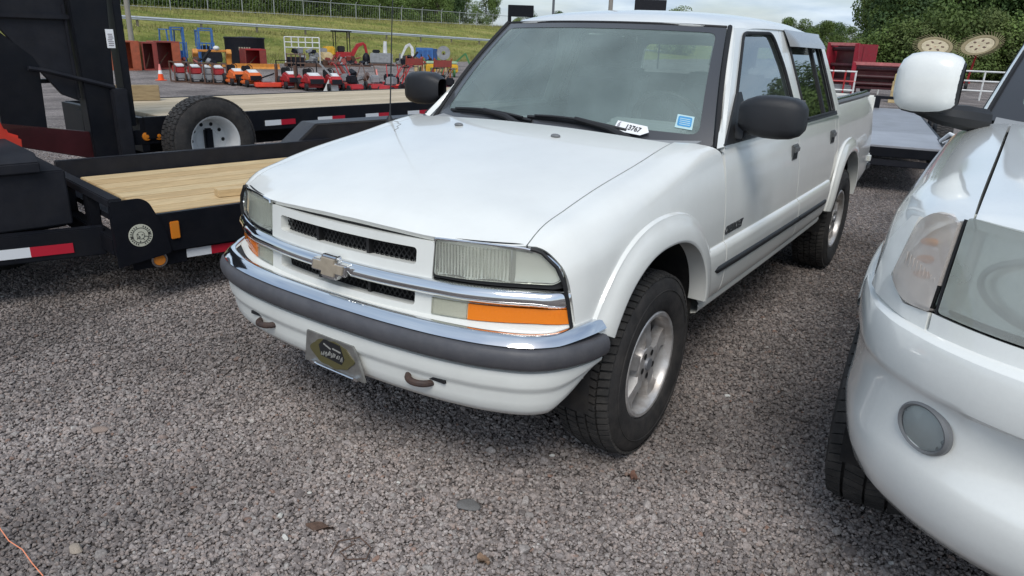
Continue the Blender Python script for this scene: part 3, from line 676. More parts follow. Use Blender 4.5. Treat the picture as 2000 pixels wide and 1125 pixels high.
# ---- mirrors, wipers, aerial, nozzles, badge, stickers
for s in (1, -1):
    P = []
    xs_ = np.array([.812,.835,.87,.92,.975,1.02,1.05,1.068,1.074]); hz = np.array([.052,.066,.080,.086,.086,.081,.068,.044,.006]); dy = np.array([.045,.060,.075,.082,.082,.076,.062,.040,.006])
    for x, a, b_ in zip(xs_, hz, dy):
        row = []; zc = 1.232-.012*(x-.9); ye = .735+.06*(x-.85)
        for t in np.linspace(0, 2*math.pi, 25)[:-1]:
            c_, s_ = math.cos(t), math.sin(t); row.append((x, ye+b_*math.copysign(abs(c_)**.6, c_)*(1 if c_ < 0 else .55), zc+a*math.copysign(abs(s_)**.5, s_)))
        P.append(row)
    mh = grid('door_mirror', P, mat('mirror_black', (.016,.0165,.019), rough=.42, bump=.35, bscale=500, var=.12), T, cv=True, sx=s, sharp=60)
    MB().prism([(.70,1.125),(.80,1.125),(.80,1.20),(.72,1.20)], s*.79, s*.845, 'x').build('mirror_arm', BLACKP, mh, bevel=.01)
    MB().box((s*.945, .783, 1.232), (.20, .006, .14)).build('mirror_glass', mat('mirror_glass', (.8,.8,.8), rough=.02, metal=1), mh)
def wspt(s, t, o=.012):
    p = np.array([float(c) for c in WS(np.array(s), np.array(t))]); return p+np.array([0, -.75, .66])*o
WIP = mat('wiper_black', (.020,.020,.022), rough=.55, var=.3)
for (sp, tp, sb0, tb0, sb1, tb1) in ((.60, -.03, -.14, .075, .60, .030), (-.12, -.02, -.86, .070, -.10, .045)):
    base = wspt(sp, tp, .0); mid = wspt((sb0+sb1)/2-.02, .075, .030)
    w = MB().tube([tuple(base+np.array([0, -.02, -.01])), tuple(base+np.array([-.04, -.005, .018])), tuple(base*.55+mid*.45+np.array([0, -.004, .018])), tuple(mid)], [.019, .018, .014, .010], 8).build('wiper_arm', WIP, T)
    MB().lathe([(-.03, .0), (-.03, .022), (.012, .020), (.016, .0)], tuple(base+np.array([0, -.02, -.01])), 'z', 12).build('wiper_pivot', WIP, w)
    pts = [wspt(sb0+(sb1-sb0)*k/12, tb0+(tb1-tb0)*k/12+.016*math.sin(math.pi*k/12), .010) for k in range(13)]
    MB().tube([tuple(p) for p in pts], .008, 6).build('wiper_blade', WIP, w)
    pts = [wspt(sb0+(sb1-sb0)*k/12, tb0+(tb1-tb0)*k/12+.016*math.sin(math.pi*k/12), .020+.012*math.sin(math.pi*k/12)) for k in range(1, 12)]
    MB().tube([tuple(p) for p in pts], .006, 6).build('wiper_frame', WIP, w)
az = np.array([-.76, .265, 1.10])
MB().tube([tuple(az), tuple(az+np.array([0, .005, .06])), tuple(az+np.array([0, .03, .45])), tuple(az+np.array([0, .06, .80]))], [.008, .0035, .0025, .0018], 6).lathe([(0,.02),(.012,.018),(.03,.008),(.03,0)], tuple(az-np.array([0, 0, .004])), 'z', 12).build('aerial', BLACKP, T)
for x in (-.25, .25):
    zz = float(CLIP(np.array([1.14]), np.array([.17]))[2][0])
    MB().ball((x, .17, zz+.004), (.045, .03, .018), 10, 6).build('washer_nozzle', mat('nozzle_grey', (.16,.165,.17), rough=.5), T)
ck = [(-.735,.26),(-.70,.235),(-.665,.225),(-.635,.19),(-.60,.175),(-.585,.13),(-.545,.10),(-.53,.055),(-.50,.03)]
MB().tube([(x, y, float(CLIP(np.array([np.interp(-x, [.42,.56,.66,.73], [2,3,4,5])]), np.array([y]))[2][0])+.0006) for x, y in ck], .0011, 4).build('paint_crack', mat('crack_dark', (.16,.15,.14), rough=.8), T)
def side_mark(s, txt, y, z, size, m, shear=0, sxy=(1, 1)):
    M = frame_m((s*(float(Sx(y, z))+.002), y, z), (0, s, 0), (0, 0, 1)); return text_mesh('badge', txt, size, m, T, M, shear=shear, ext=.0015, sxy=sxy, bold=.002)
side_mark(1, 'CHEVROLET', .70, .762, .046, mat('badge_dark', (.06,.062,.065), rough=.35, metal=.3), shear=.35, sxy=(.86, 1))
side_mark(-1, 'CHEVROLET', .70, .762, .046, MATS['badge_dark'], shear=.35, sxy=(.86, 1))
# blue inspection sticker inside the glass
stk = panel('inspection_sticker', WS, [(.79,.115),(.885,.105),(.89,.205),(.795,.215)], mat('sticker_pale', (.42,.60,.62), rough=.5), T, st=(.05,.05), off=.004, thick=0)
panel('sticker_print', WS, rnd([(.800,.130),(.877,.122),(.880,.195),(.803,.203)], .012), mat('sticker_blue', (.04,.27,.55), rough=.5, var=.35, vscale=60, aniso=(1,1,6)), stk, st=(.05,.05), off=.005, thick=0)
for k_ in range(4): panel('sticker_line', WS, [(.812,.140+.014*k_),(.870,.134+.014*k_),(.870,.139+.014*k_),(.812,.145+.014*k_)], MATS['sticker_pale'], stk, st=(.05,.05), off=.0056, thick=0)
# ---- wheels
def wheel(loc, steer=0, side=1, name='wheel'):
    w = bpy.data.objects.new(name, None); COL.objects.link(w); w.parent = T; w.location = loc; w.rotation_euler = (0, 0, steer)
    R = .357; hw = .116; sd = side
    X = Matrix.Diagonal((sd, 1, 1, 1))
    prf = [(-.085,.195),(-.108,.22),(-.118,.265),(-.114,.315),(-.100,.337),(-.088,.343),(.088,.343),(.100,.337),(.114,.315),(.118,.265),(.112,.235),(.108,.222),(.104,.213),(.085,.203),(.07,.195)]
    t = MB().lathe(prf, n=64).build('tyre', TYRE, w, xf=X, smooth=40)
    b = MB(); n = 74
    for k in range(n):
        a = 2*math.pi*k/n
        for i, (x0, x1, sh, ln) in enumerate(((-.102,-.064,.0,.78),(-.056,-.022,.45,.74),(-.014,.016,.15,.80),(.024,.058,.6,.74),(.066,.103,.3,.78))):
            aa = a+sh*2*math.pi/n; da = math.pi/n*ln; V = []
            for rr_, q in ((.338, 1), (R, .96)):
                for ax, tt in ((x0, -1), (x1, -1), (x1, 1), (x0, 1)):
                    rx = rr_-(.010 if abs(ax) > .09 and rr_ > .34 else 0); sk = (.25 if i % 2 else -.25)*(1 if ax == x1 else -1)*da
                    an = aa+tt*da*q+sk; V.append((ax, rx*math.cos(an), rx*math.sin(an)))
            b.add(V, [(4,5,6,7),(0,1,5,4),(1,2,6,5),(2,3,7,6),(3,0,4,7)])
    b.build('tread', TREAD, t, xf=X, smooth=0)
    b = MB().tube([(.1165, .292*math.cos(a), .292*math.sin(a)) for a in np.linspace(0, 2*math.pi, 49)[:-1]], .0025, 5, closed=True); b.build('sidewall_rib', TYRE, t, xf=X)
    r = MB().lathe([(.072,.183),(.096,.186),(.103,.192),(.104,.203),(.098,.209),(.090,.205),(-.09,.205),(-.09,.195),(.04,.180)], n=48, close=True).build('rim', ALLOY, w, xf=X)
    MB().lathe([(.025,.0),(.025,.150),(.0,.178),(-.06,.185)], n=32).build('brake_backing', DARK, w, xf=X)
    for k in range(5):
        a0 = 2*math.pi*k/5+.3; rows = []
        for rr_, wd_, xf_ in ((.055,.034,.078),(.085,.032,.084),(.12,.030,.076),(.155,.036,.070),(.188,.056,.074)):
            row = []
            for s_ in (-1, -.82, 0, .82, 1):
                ww = wd_*s_; xx = xf_+(.006*(1-s_*s_)); 
                ca, sa = math.cos(a0), math.sin(a0); row.append((xx if abs(s_) < 1 else xf_-.035, rr_*ca-ww*sa, rr_*sa+ww*ca))
            rows.append(row)
        o = grid('spoke', [[(sd*p[0], p[1], p[2]) for p in rw_] for rw_ in rows], ALLOY, w, sharp=38)
    hubm = MB().lathe([(.03,.075),(.075,.073),(.086,.066),(.089,.05),(.089,.0)], n=32).build('hub', ALLOY, w, xf=X)
    MB().lathe([(.08,.026),(.097,.024),(.100,.0)], n=20).build('hub_cap', mat('hub_cap_grey', (.30,.31,.33), rough=.4, metal=.6), w, xf=X)
    for k in range(5):
        a = 2*math.pi*(k+.5)/5+.3; MB().lathe([(.086,.0),(.0905,.0125),(.0905,.0)], (0, .047*math.cos(a), .047*math.sin(a)), n=12).build('lug_hole', RUBBER, w, xf=X)
    return w
wheel((.722, 0, .355), rad(0), 1); wheel((-.722, 0, .355), rad(0), -1); wheel((.725, 3.12, .355), 0, 1); wheel((-.725, 3.12, .355), 0, -1)
# number ticket tucked under the wiper
tk = panel('lot_ticket', WS, [(.455,.030),(.615,.012),(.660,.040),(.645,.082),(.470,.105)], mat('ticket_white', (.82,.83,.84), rough=.6), None, st=(.05,.05), off=.022, thick=.0015)
tag(tk, 'white numbered paper ticket tucked under the windscreen wiper', 'ticket')
p = np.array([float(c) for c in WS(np.array(.572), np.array(.052))]); q = np.array([float(c) for c in WS(np.array(.66), np.array(.034))]); up = np.array([float(c) for c in WS(np.array(.575), np.array(.12))])
M_ = frame_m(tuple(p+np.array([0, -.75, .66])*.0245), tuple(q-p), tuple(up-p))
text_mesh('ticket_number', '13767', .034, mat('ink', (.03,.03,.035), rough=.6), tk, M_, shear=.1, sxy=(.82, 1), bold=.0006)
text_mesh('ticket_mark', '6', .034, mat('ink_grey', (.25,.22,.24), rough=.6), tk, M_ @ Matrix.Translation((-.066, .004, 0)), shear=.2, sxy=(.7, 1.1))
# ================================================================= white sport utility vehicle on the right (only its passenger front corner is in view)
SWH = mat('suv_white_paint', (.79, .80, .765), rough=.24, coat=1, var=.015, vscale=3, dirt=(.35, .35, .34), dscale=90, damt=.05)
U = thing('sport_utility_vehicle', 'white sport utility vehicle with round fog lamp and hazy headlamp beside the pickup', 'car', (2.44, .24, 0))
bx2 = crv([(0,-.985),(.3,-.965),(.5,-.925),(.65,-.855),(.75,-.775),(.84,-.665),(.895,-.545),(.925,-.42)])
W2 = crv([(-.80,.70),(-.70,.785),(-.6,.850),(-.45,.903),(-.25,.934),(0,.945),(1,.952),(2.5,.95),(3.6,.93),(4.0,.90)])
p2 = crv([(.36,-.04),(.46,-.012),(.6,0),(.8,0),(.92,-.006),(1.0,-.018),(1.06,-.040),(1.10,-.065),(1.14,-.11)])
def S2(y, z): return W2(y)+p2(z)
ze2 = crv([(-.80,1.136),(-.72,1.154),(-.6,1.166),(-.3,1.180),(.2,1.196),(1.0,1.235),(1.4,1.25)])
zc2 = crv([(-1.0,1.115),(-.93,1.142),(-.85,1.164),(-.6,1.192),(0,1.225),(1.0,1.265),(1.4,1.275)])
def sect2(y):
    y = np.asarray(y, float); zc, ze, w = zc2(y), ze2(y), W2(y); X = []; Zz = []
    for x in (0, .25, .5, .64): X.append(x+0*y); Zz.append(zc-(zc-ze)*(x/.70)**2.4)
    gx = .70+0*y; X.append(np.minimum(gx, w-.05)); Zz.append(ze)
    k = w-.015
    X.append(.70+(k-.70)*.45); Zz.append(ze-.022); X.append(.70+(k-.70)*.76); Zz.append(ze-.062); X.append(.70+(k-.70)*.93); Zz.append(ze-.12)
    zb = ze-.20; X.append(S2(y, zb)); Zz.append(zb)
    for f in (.2, .45, .72, 1.):
        z = zb+(.36-zb)*f; X.append(S2(y, z)); Zz.append(z)
    return np.stack(X), np.stack(Zz)
def CL2(u, y):
    u = np.asarray(u, float); y = np.asarray(y, float)+0*u; X, Zz = sect2(y); a = np.abs(u); x = cr(X, a); z = cr(Zz, a)
    z = np.where(a < 1, Zz[0]+(Zz[1]-Zz[0])*a**2.4, z); return (np.sign(u+1e-12)*x, y, z)
def Uz2(y, z):
    us = np.linspace(4, 12, 400); _, _, zz = CL2(us, np.full(400, y)); return float(np.interp(-z, -zz, us))
lip2 = crv([(0,-.885),(.3,-.865),(.5,-.815),(.66,-.735),(.71,-.705)])
hx = lambda u: float(lip2(min(.705, abs(CL2(np.array([u]), np.array([-.6]))[0][0]))))
panel('hood', CL2, [(u, hx(u)) for u in np.linspace(-3.95, 3.95, 31)]+[(u, 1.03-.10*(1-(u/3.95)**2)) for u in np.linspace(3.95, -3.95, 25)], SWH, U, st=(.2,.05), thick=.025)
A2 = (0, .43)
f2 = [(4.06, y) for y in np.linspace(-.72, 1.05, 26)]+[(5, 1.10), (6, 1.13), (7, 1.14)]+[(Uz2(1.14, z), 1.14) for z in (1.0, .8, .6, .46)]
f2 += [(Uz2(.52, .46), .52)]+[(Uz2(y, z), y) for y, z in arcp(A2, (.455, .455), 4, 118, 24)]
f2 += [(Uz2(-.40, .885), -.40), (Uz2(-.52, .905), -.52), (Uz2(-.575, .93), -.575), (Uz2(-.60, .985), -.60), (6.9, -.625), (6.0, -.650), (5.2, -.680), (4.5, -.705)]
for sx in (1, -1):
    panel('fender', CL2, f2, SWH, U, st=(.25,.045), sx=sx, thick=.02)
    P = []
    for a in np.linspace(4, 128, 36):
        ca, sa = math.cos(rad(a)), math.sin(rad(a)); row = []
        for t in (0, .06, .2, .45, .7, .9, 1):
            r = 1-t; y = A2[0]+ca*(.425+.075*r); z = A2[1]+sa*(.425+.075*r); row.append((float(S2(y, z))+.026*(1-(1-t)**2.4)-(.003 if t == 0 else 0), y, z))
        b = row[-1]; row += [(b[0]-.006, b[1]-ca*.008, b[2]-sa*.008), (b[0]-.09, b[1]-ca*.008, b[2]-sa*.008)]
        P.append(row)
    grid('wheel_arch_flare', P, SWH, U, sx=sx, sharp=50)
    P = [[(x, A2[0]+math.cos(rad(a))*.445, A2[1]+math.sin(rad(a))*.445) for x in (.90, .5)] for a in np.linspace(-15, 195, 20)]
    grid('wheel_liner', P, DARK, U, sx=sx)
    SD2 = lambda y, z: (S2(y, z), y+0*z, z+0*y)
    panel('front_door', SD2, rnd([(1.15,.46),(2.13,.46),(2.13,1.12),(1.15,1.10)], .02), SWH, U, st=(.08,.06), sx=sx)
    panel('rear_door', SD2, rnd([(2.14,.46),(2.55,.46),(2.70,.80),(3.0,.92),(3.0,1.12),(2.14,1.12)], .02), SWH, U, st=(.08,.06), sx=sx)
    panel('rear_quarter', SD2, [(2.56,.46),(3.98,.52),(3.98,1.13),(3.01,1.12),(3.01,.92),(2.72,.80)], SWH, U, st=(.1,.08), sx=sx)
    G2 = lambda y, z: (.865-.30*(z-1.1)-.12*np.maximum(0, z-1.6)+0*y, y+0*z, z+0*y)
    go = [(1.15,1.09),(1.30,1.235),(1.98,1.70),(2.05,1.74),(3.75,1.74),(3.98,1.12)]
    gw = rnd([(1.42,1.15),(2.06,1.63),(2.72,1.65),(2.72,1.15)], .04); gw2 = rnd([(2.82,1.15),(2.82,1.65),(3.62,1.64),(3.80,1.15)], .04)
    gf = panel('window_frame', G2, go, SWH, U, st=(.1,.08), holes=[gw, gw2], sx=sx, thick=.03)
    panel('side_window', G2, gw, SIDEG, gf, st=(.12,.12), sx=sx, thick=0, off=-.01); panel('side_window', G2, gw2, DARKG, gf, st=(.12,.12), sx=sx, thick=0, off=-.01)
    edge_tube(gw, .012, RUBBER, 'window_seal', gf, sx, surf=G2); edge_tube(gw2, .012, RUBBER, 'window_seal', gf, sx, surf=G2)
# roof, windscreen, tail
RF2 = lambda x, y: (x+0*y, y+0*x, 1.79-.14*(np.abs(x)/.68)**3.2-.06*np.maximum(0, 2.15-y)**1.3-.06*np.maximum(0, y-3.5)**1.5+0*x)
panel('roof', RF2, rnd([(-.67,2.02),(.67,2.02),(.67,3.80),(-.67,3.80)], .1), SWH, U, st=(.08,.1), thick=.02)
def WS2(s, t):
    xb, yb, zb = .80*s, 1.05+.17*np.abs(s)**2.2, 1.262-.035*s*s; xt, yt, zt = .665*s, 1.93+.09*np.abs(s)**2.2, 1.765-.085*s*s; bo = .03*np.sin(np.pi*np.clip(t, -.2, 1.2))
    return (xb+(xt-xb)*t, yb+(yt-yb)*t-bo*.6, zb+(zt-zb)*t+bo*.7)
panel('windscreen', WS2, [(-1,0),(1,0),(1,1),(-1,1)], WINDS, U, st=(.1,.1), thick=0)
panel('windscreen_border', WS2, rnd([(-1,0),(1,0),(1,1),(-1,1)], .02), mat('suv_frit', (.035,.036,.040), rough=.3, coat=.3), U, st=(.1,.08), holes=[rnd([(-.87,.10),(.87,.10),(.90,.93),(-.90,.93)], .06)], thick=0, off=.003)
for sx in (1, -1):
    P = []
    for t in np.linspace(-.03, 1, 16):
        a = np.array([float(c) for c in WS2(np.array(1.0), np.array(t))]); z = a[2]; yo = float(np.interp(z, [1.09, 1.235, 1.70], [1.15, 1.30, 1.98])); b = np.array([.865-.30*(z-1.1)-.12*max(0, z-1.6)-.002, yo, z])
        P.append([tuple(a+np.array([.002, .004, -.004])), tuple(a*.7+b*.3+np.array([.006, -.012, .012])), tuple(a*.3+b*.7+np.array([.010, -.006, .008])), tuple(b), tuple(b+np.array([-.03, .03, 0]))])
    grid('windscreen_pillar', P, SWH, U, sx=sx, sharp=60)
    pts = [tuple(float(c) for c in WS2(np.array(1.0), np.array(t))) for t in np.linspace(-.02, 1, 14)]
    MB().tube([(sx*(p[0]+.004), p[1]-.002, p[2]+.004) for p in pts], .010, 6).build('windscreen_moulding', RUBBER, U)
P = [[(x, 1.06+.17*abs(x/.8)**2.2+dy, 1.262-.035*(x/.8)**2+dz) for dy, dz in ((.02,.008),(-.01,-.008),(-.07,-.028),(-.16,-.035))] for x in np.linspace(-.82, .82, 30)]
grid('cowl_grille', P, BLACKP, U)
MB().b2((-.80,3.93,.55),(.80,3.98,1.14)).build('tailgate', SWH, U, bevel=.02)
panel('tail_window', lambda x, z: (x+0*z, 3.99-.32*(z-1.12)+0*x, z+0*x), [(-.74,1.12),(.74,1.12),(.62,1.72),(-.62,1.72)], DARKG, U, st=(.2,.2), thick=0, flipn=True)
MB().b2((-.92,3.85,.48),(.92,4.08,.72)).build('rear_bumper', SWH, U, bevel=.04)
MB().b2((-.55,-.75,.40),(.55,3.7,.58)).build('underbody', DARK, U); MB().b2((-.88,1.16,.47),(.88,2.6,.62)).build('floor_pan', DARK, U)
MB().b2((-.52,-.80,.5),(.52,1.0,1.05)).build('engine_bay', DARK, U)
MB().prism([(1.02,.8),(1.02,1.22),(1.25,1.25),(1.55,1.20),(1.55,.8)], -.80, .80, 'x').build('dashboard', DASH, U, bevel=.04)
for x in (-.4, .4):
    MB().prism([(2.05,.9),(2.22,.9),(2.42,1.45),(2.25,1.46)], x-.26, x+.26, 'x').build('seat_backrest', CLOTH, U, bevel=.05)
    MB().prism([(2.33,1.46),(2.45,1.45),(2.48,1.62),(2.38,1.63)], x-.14, x+.14, 'x').build('headrest', CLOTH, U, bevel=.04)
# fascia between bumper and hood: plan curve set back from the bumper
yL = lambda x: bx2(np.abs(x))+.072
LMP = lambda x, z: (x+0*z, yL(x)+.22*(z-1.03), z+0*x)
lamp = rnd([(-.722,.937),(-.30,.930),(-.22,1.00),(-.30,1.142),(-.708,1.158)], [.01,.02,.04,.03,.012])
corn = rnd([(-.842,.965),(-.800,.925),(-.737,.932),(-.722,1.140),(-.770,1.152),(-.805,1.120)], [.025,.03,.008,.008,.02,.02])
SMK = glass('hazy_lens', (.90, .92, .88), dust_sheen=.30, dust_sheen_col=(.76, .79, .73))
PINK = glass('amber_tint_lens', (.98, .94, .90), dust_sheen=.34, dust_sheen_col=(.98, .90, .84))
for s in (1, -1):
    mir = (lambda p: [(-x, z) for x, z in p]) if s < 0 else (lambda p: p)
    h = panel('headlamp', LMP, mir(lamp), SMK, U, st=(.04,.03), off=.006, thick=.03)
    panel('lamp_reflector', lambda x, z: (x+0*z, yL(x)+.22*(z-1.03)+.06-.05*((np.abs(x)-.47)**2+(z-1.03)**2), z+0*x), mir(lamp), mat('suv_reflector', (.66,.68,.64), rough=.3, metal=.3, var=.12, vscale=12), h, st=(.05,.04), thick=.03)
    b = MB().ball((s*.47*-1, float(yL(.47))+.05, 1.03), (.15,.04,.12), 14, 8).build('lamp_bulb_shield', mat('shield_grey', (.30,.31,.30), rough=.4, metal=.4), h)
    MB().tube([(-s*(.49+.17*math.cos(t_)), float(yL(.49+.17*math.cos(t_)))+.22*.075*math.sin(t_)+.03, 1.03+.075*math.sin(t_)) for t_ in np.linspace(0, 2*math.pi, 33)[:-1]], .008, 6, closed=True).build('lamp_bezel', MATS['shield_grey'], h)
    c = panel('corner_lamp', LMP, mir(corn), PINK, U, st=(.025,.03), off=.010, thick=.03)
    panel('lamp_reflector', lambda x, z: (x+0*z, yL(x)+.22*(z-1.03)+.022, z+0*x), mir(corn), mat('pale_reflector', (.80,.74,.68), rough=.3, metal=.15, bump=.5, bscale=70), c, st=(.03,.03), thick=.02)
    for z in (1.075, 1.035, .998): MB().ball((-s*.775, float(yL(.775))+.22*(z-1.03)+.016, z), (.05, .02, .020), 10, 6).build('amber_bulb', mat('amber_bulb', (.75,.30,.03), rough=.4), c)
    b = MB()
    for k in range(9):
        x = .748+k*.009; b.box((-s*x, float(yL(x))+.22*(.975-1.03)-.006, .975+.004*k), (.0022,.004,.07))
    b.build('lens_flutes', PINK, c)
    MB().tube([(-s*x, float(yL(x))+.22*(z-1.03)+.004, z) for x, z in ((.727,.925),(.724,1.03),(.714,1.15))], .006, 6).build('lamp_gap', RUBBER, U)
    # white filler panels under the lamps
    panel('lamp_filler', LMP, mir([(-.733,.885),(-.20,.872),(-.20,.924),(-.733,.931)]), SWH, U, st=(.04,.03), off=.004)
    panel('lamp_filler', LMP, mir([(-.900,.900),(-.741,.885),(-.741,.929),(-.802,.921),(-.848,.963),(-.812,1.125),(-.83,1.12),(-.875,1.04)]), SWH, U, st=(.03,.03), off=.004)
panel('grille', lambda x, z: (x+0*z, yL(x)+.03, z+0*x), [(-.21,.88),(.21,.88),(.27,1.12),(-.27,1.12)], BLACKP, U, st=(.06,.06))
panel('fascia_back', lambda x, z: (x+0*z, yL(x)+.13, z+0*x), [(-.86,.85),(.86,.85),(.74,1.13),(-.74,1.13)], DARK, U, st=(.08,.08), thick=0)
# bumper sweep
pl2 = [(x, float(bx2(x))) for x in np.linspace(0, .925, 40)]+[(.938,-.36),(.944,-.32)]
N2 = bnorm(pl2); P = []
wl = lambda x, c, w: math.exp(-((abs(x)-c)/w)**4)
for s, i in [(-1, i) for i in range(len(pl2)-1, 0, -1)]+[(1, i) for i in range(len(pl2))]:
    x, y = pl2[i]; row = []; rcs = wl(x, .34, .29)
    zl = .355+.10*max(0, (x-.80)/.14)**1.5
    for o, z in ((-.10,.898),(-.055,.894),(-.020,.888),(-.006,.876),(.000,.855),(.002,.815),(.000,.772),(-.003,.760),(-.007-.016*rcs,.752),(-.011-.030*rcs,.742),(-.014-.038*rcs,.700),(-.014-.038*rcs,.650),(-.011-.026*rcs,.605),(-.008-.006*rcs,.580),(-.006,.560),(-.006,.525),(-.014,.475),(-.034,.425),(-.07,.385),(-.14,.36),(-.22,.355)):
        zz = max(z, zl+(z-.355)*.2); row.append((s*(x+N2[i][0]*o), y+N2[i][1]*o, zz))
    P.append(row)
grid('front_bumper', P, SWH, U, sharp=32)
# fog lamps
def FOGR():
    b = MB(); r = random.Random(8)
    for k in range(20):
        for r0, r1, z0, z1 in ((.000,.016,-.016,-.014),(.016,.034,-.014,-.008),(.034,.051,-.008,.004)):
            a0, a1 = 2*math.pi*k/20, 2*math.pi*(k+1)/20; j = lambda: r.uniform(-.006, .006)
            b.add([(r0*math.cos(a0), r0*math.sin(a0), z0+j()), (r1*math.cos(a0), r1*math.sin(a0), z1+j()), (r1*math.cos(a1), r1*math.sin(a1), z1+j()), (r0*math.cos(a1), r0*math.sin(a1), z0+j())], [(0,1,2,3)])
    return b
for s in (1, -1):
    x = .705; i = min(range(len(pl2)), key=lambda k: abs(pl2[k][0]-x)); n = Vector((N2[i][0]*s, N2[i][1], .12)).normalized(); o = Vector((s*x, pl2[i][1], .672))-n*.020
    M_ = frame_m(o, Vector((0, 0, 1)).cross(n), (0, 0, 1)); M_ = M_ @ Matrix.Diagonal((1.24, .98, 1, 1))
    f = MB().lathe([(.0,.062),(.010,.061),(.016,.056),(.014,.052),(.0,.050)], n=32, axis='z').build('fog_lamp', mat('fog_ring', (.15,.155,.16), rough=.35), U, xf=M_)
    FOGR().build('fog_reflector', mat('fog_chrome', (.75,.76,.77), rough=.14, metal=.9), f, xf=M_)
    MB().lathe([(.016,.0),(.014,.03),(.009,.053)], n=28, axis='z').build('fog_lens', glass('fog_glass', (.88,.90,.90), dust_sheen=.07, dust_sheen_col=(.6,.62,.62)), f, xf=M_)
    MB().ball((0,.026,-.002), (.034,.02,.012), 10, 6).build('fog_bulb', RUBBER, f, xf=M_)
# mirrors
for s in (1, -1):
    P = []
    for x, a, b_ in zip((.885,.905,.94,.99,1.04,1.08,1.105,1.118,1.122), (.075,.098,.112,.118,.118,.110,.088,.055,.008), (.05,.07,.085,.09,.088,.080,.062,.036,.005)):
        row = []
        for t in np.linspace(0, 2*math.pi, 25)[:-1]:
            c_, s_ = math.cos(t), math.sin(t); row.append((x, .83+.05*(x-.9)+b_*math.copysign(abs(c_)**.75, c_)*(1 if c_ < 0 else .4), 1.385-.02*(x-.9)+a*math.copysign(abs(s_)**.68, s_)))
        P.append(row)
    mh = grid('door_mirror', P, BLACKP, U, cv=True, sx=s, sharp=60)
    P2 = []
    for x, a, b_ in zip((.893,.905,.94,.99,1.04,1.08,1.107,1.121,1.125), (.085,.101,.115,.121,.121,.113,.091,.058,.010), (.055,.073,.088,.093,.091,.083,.065,.039,.007)):
        row = []
        for t_ in np.linspace(rad(62), rad(238), 22):
            c_, s_ = math.cos(t_), math.sin(t_); row.append((x, .829+.05*(x-.9)+b_*math.copysign(abs(c_)**.75, c_)*(1 if c_ < 0 else .4), 1.386-.02*(x-.9)+a*math.copysign(abs(s_)**.68, s_)))
        P2.append(row)
    grid('mirror_cap', P2, SWH, mh, sx=s, sharp=60)
    MB().tube([(s*1.03,.90,1.285),(s*.95,.93,1.262),(s*.86,.98,1.25),(s*.80,1.04,1.24)], [.030,.042,.052,.05], 10).build('mirror_arm', BLACKP, mh)
def wheel2(loc, side):
    w = bpy.data.objects.new('wheel', None); COL.objects.link(w); w.parent = U; w.location = loc; X = Matrix.Diagonal((side, 1, 1, 1))
    prf = [(-.10,.20),(-.125,.25),(-.133,.30),(-.128,.345),(-.112,.366),(-.10,.372),(.10,.372),(.112,.366),(.128,.345),(.133,.30),(.125,.25),(.10,.215),(.08,.20)]
    t = MB().lathe(prf, n=56).build('tyre', TYRE, w, xf=X, smooth=40)
    b = MB(); n = 64
    for k in range(n):
        for i, (x0, x1, sh) in enumerate(((-.118,-.072,.0),(-.062,-.004,.5),(.004,.062,.2),(.072,.118,.7))):
            a = 2*math.pi*(k+sh)/n; da = math.pi/n*.86; V = []
            for r_ in (.366, .386):
                for ax, tt in ((x0,-1),(x1,-1),(x1,1),(x0,1)): an = a+tt*da+(.5 if i % 2 else -.5)*da*(1 if ax == x1 else -1); rx = r_-(.009 if abs(ax) > .11 and r_ > .37 else 0); V.append((ax, rx*math.cos(an), rx*math.sin(an)))
            b.add(V, [(4,5,6,7),(0,1,5,4),(1,2,6,5),(2,3,7,6),(3,0,4,7)])
    b.build('tread', TREAD, t, xf=X, smooth=0)
    MB().lathe([(.08,.20),(.10,.205),(.108,.213),(.10,.218),(-.10,.21),(-.10,.20)], n=40, close=True).build('rim', ALLOY, w, xf=X)
    MB().lathe([(.07,.20),(.085,.13),(.10,.06),(.10,0)], n=30).build('wheel_disc', ALLOY, w, xf=X)
wheel2((.825,0,.385), 1); wheel2((-.825,0,.385), -1); wheel2((.825,3.0,.385), 1); wheel2((-.825,3.0,.385), -1)
# ================================================================= ground and gravel
def gzf(x, y):
    r = np.hypot(np.asarray(x, float)-1.79, np.asarray(y, float)+2.35); t = np.clip((r-10)/20, 0, 1); return -.9*t*t*(3-2*t)
def bankz(x, y):
    rl = np.clip(2.28-.02*(y-31), .6, 2.6)-.80
    xs = [-46, -52, -62, -74, -86, -110, -170]; zs = [-.95+0*y, -.2+.3*(rl-1.4), rl, 2.5+.35*(rl-1.4), 3.5+0*y, 4.0+0*y, 4.6+0*y]
    z = np.full(np.shape(x), -1.0)
    for i in range(6):
        k = (x <= xs[i]) & (x >= xs[i+1]); t = (x-xs[i])/(xs[i+1]-xs[i]); t = t*t*(3-2*t)*.4+t*.6; z = np.where(k, zs[i]+(zs[i+1]-zs[i])*t, z)
    return z
GRV = bpy.data.materials.new('gravel_ground'); GRV.use_nodes = True; t = GRV.node_tree; b = t.nodes['Principled BSDF']; b.inputs['Roughness'].default_value = .9; b.inputs['Specular IOR Level'].default_value = .25
def macro(t):
    """large-scale damp / dusty patches in world metres"""
    g = nn(t, 'ShaderNodeNewGeometry'); a = nn(t, 'ShaderNodeTexNoise'); a.inputs['Scale'].default_value = .6; a.inputs['Detail'].default_value = 6; a.inputs['Roughness'].default_value = .62; t.links.new(g.outputs['Position'], a.inputs['Vector'])
    r = nn(t, 'ShaderNodeMapRange'); r.inputs[1].default_value = .38; r.inputs[2].default_value = .60; r.inputs[3].default_value = .56; r.inputs[4].default_value = 1.06; t.links.new(a.outputs['Fac'], r.inputs[0])
    return g, r.outputs[0]
g, mac = macro(t)
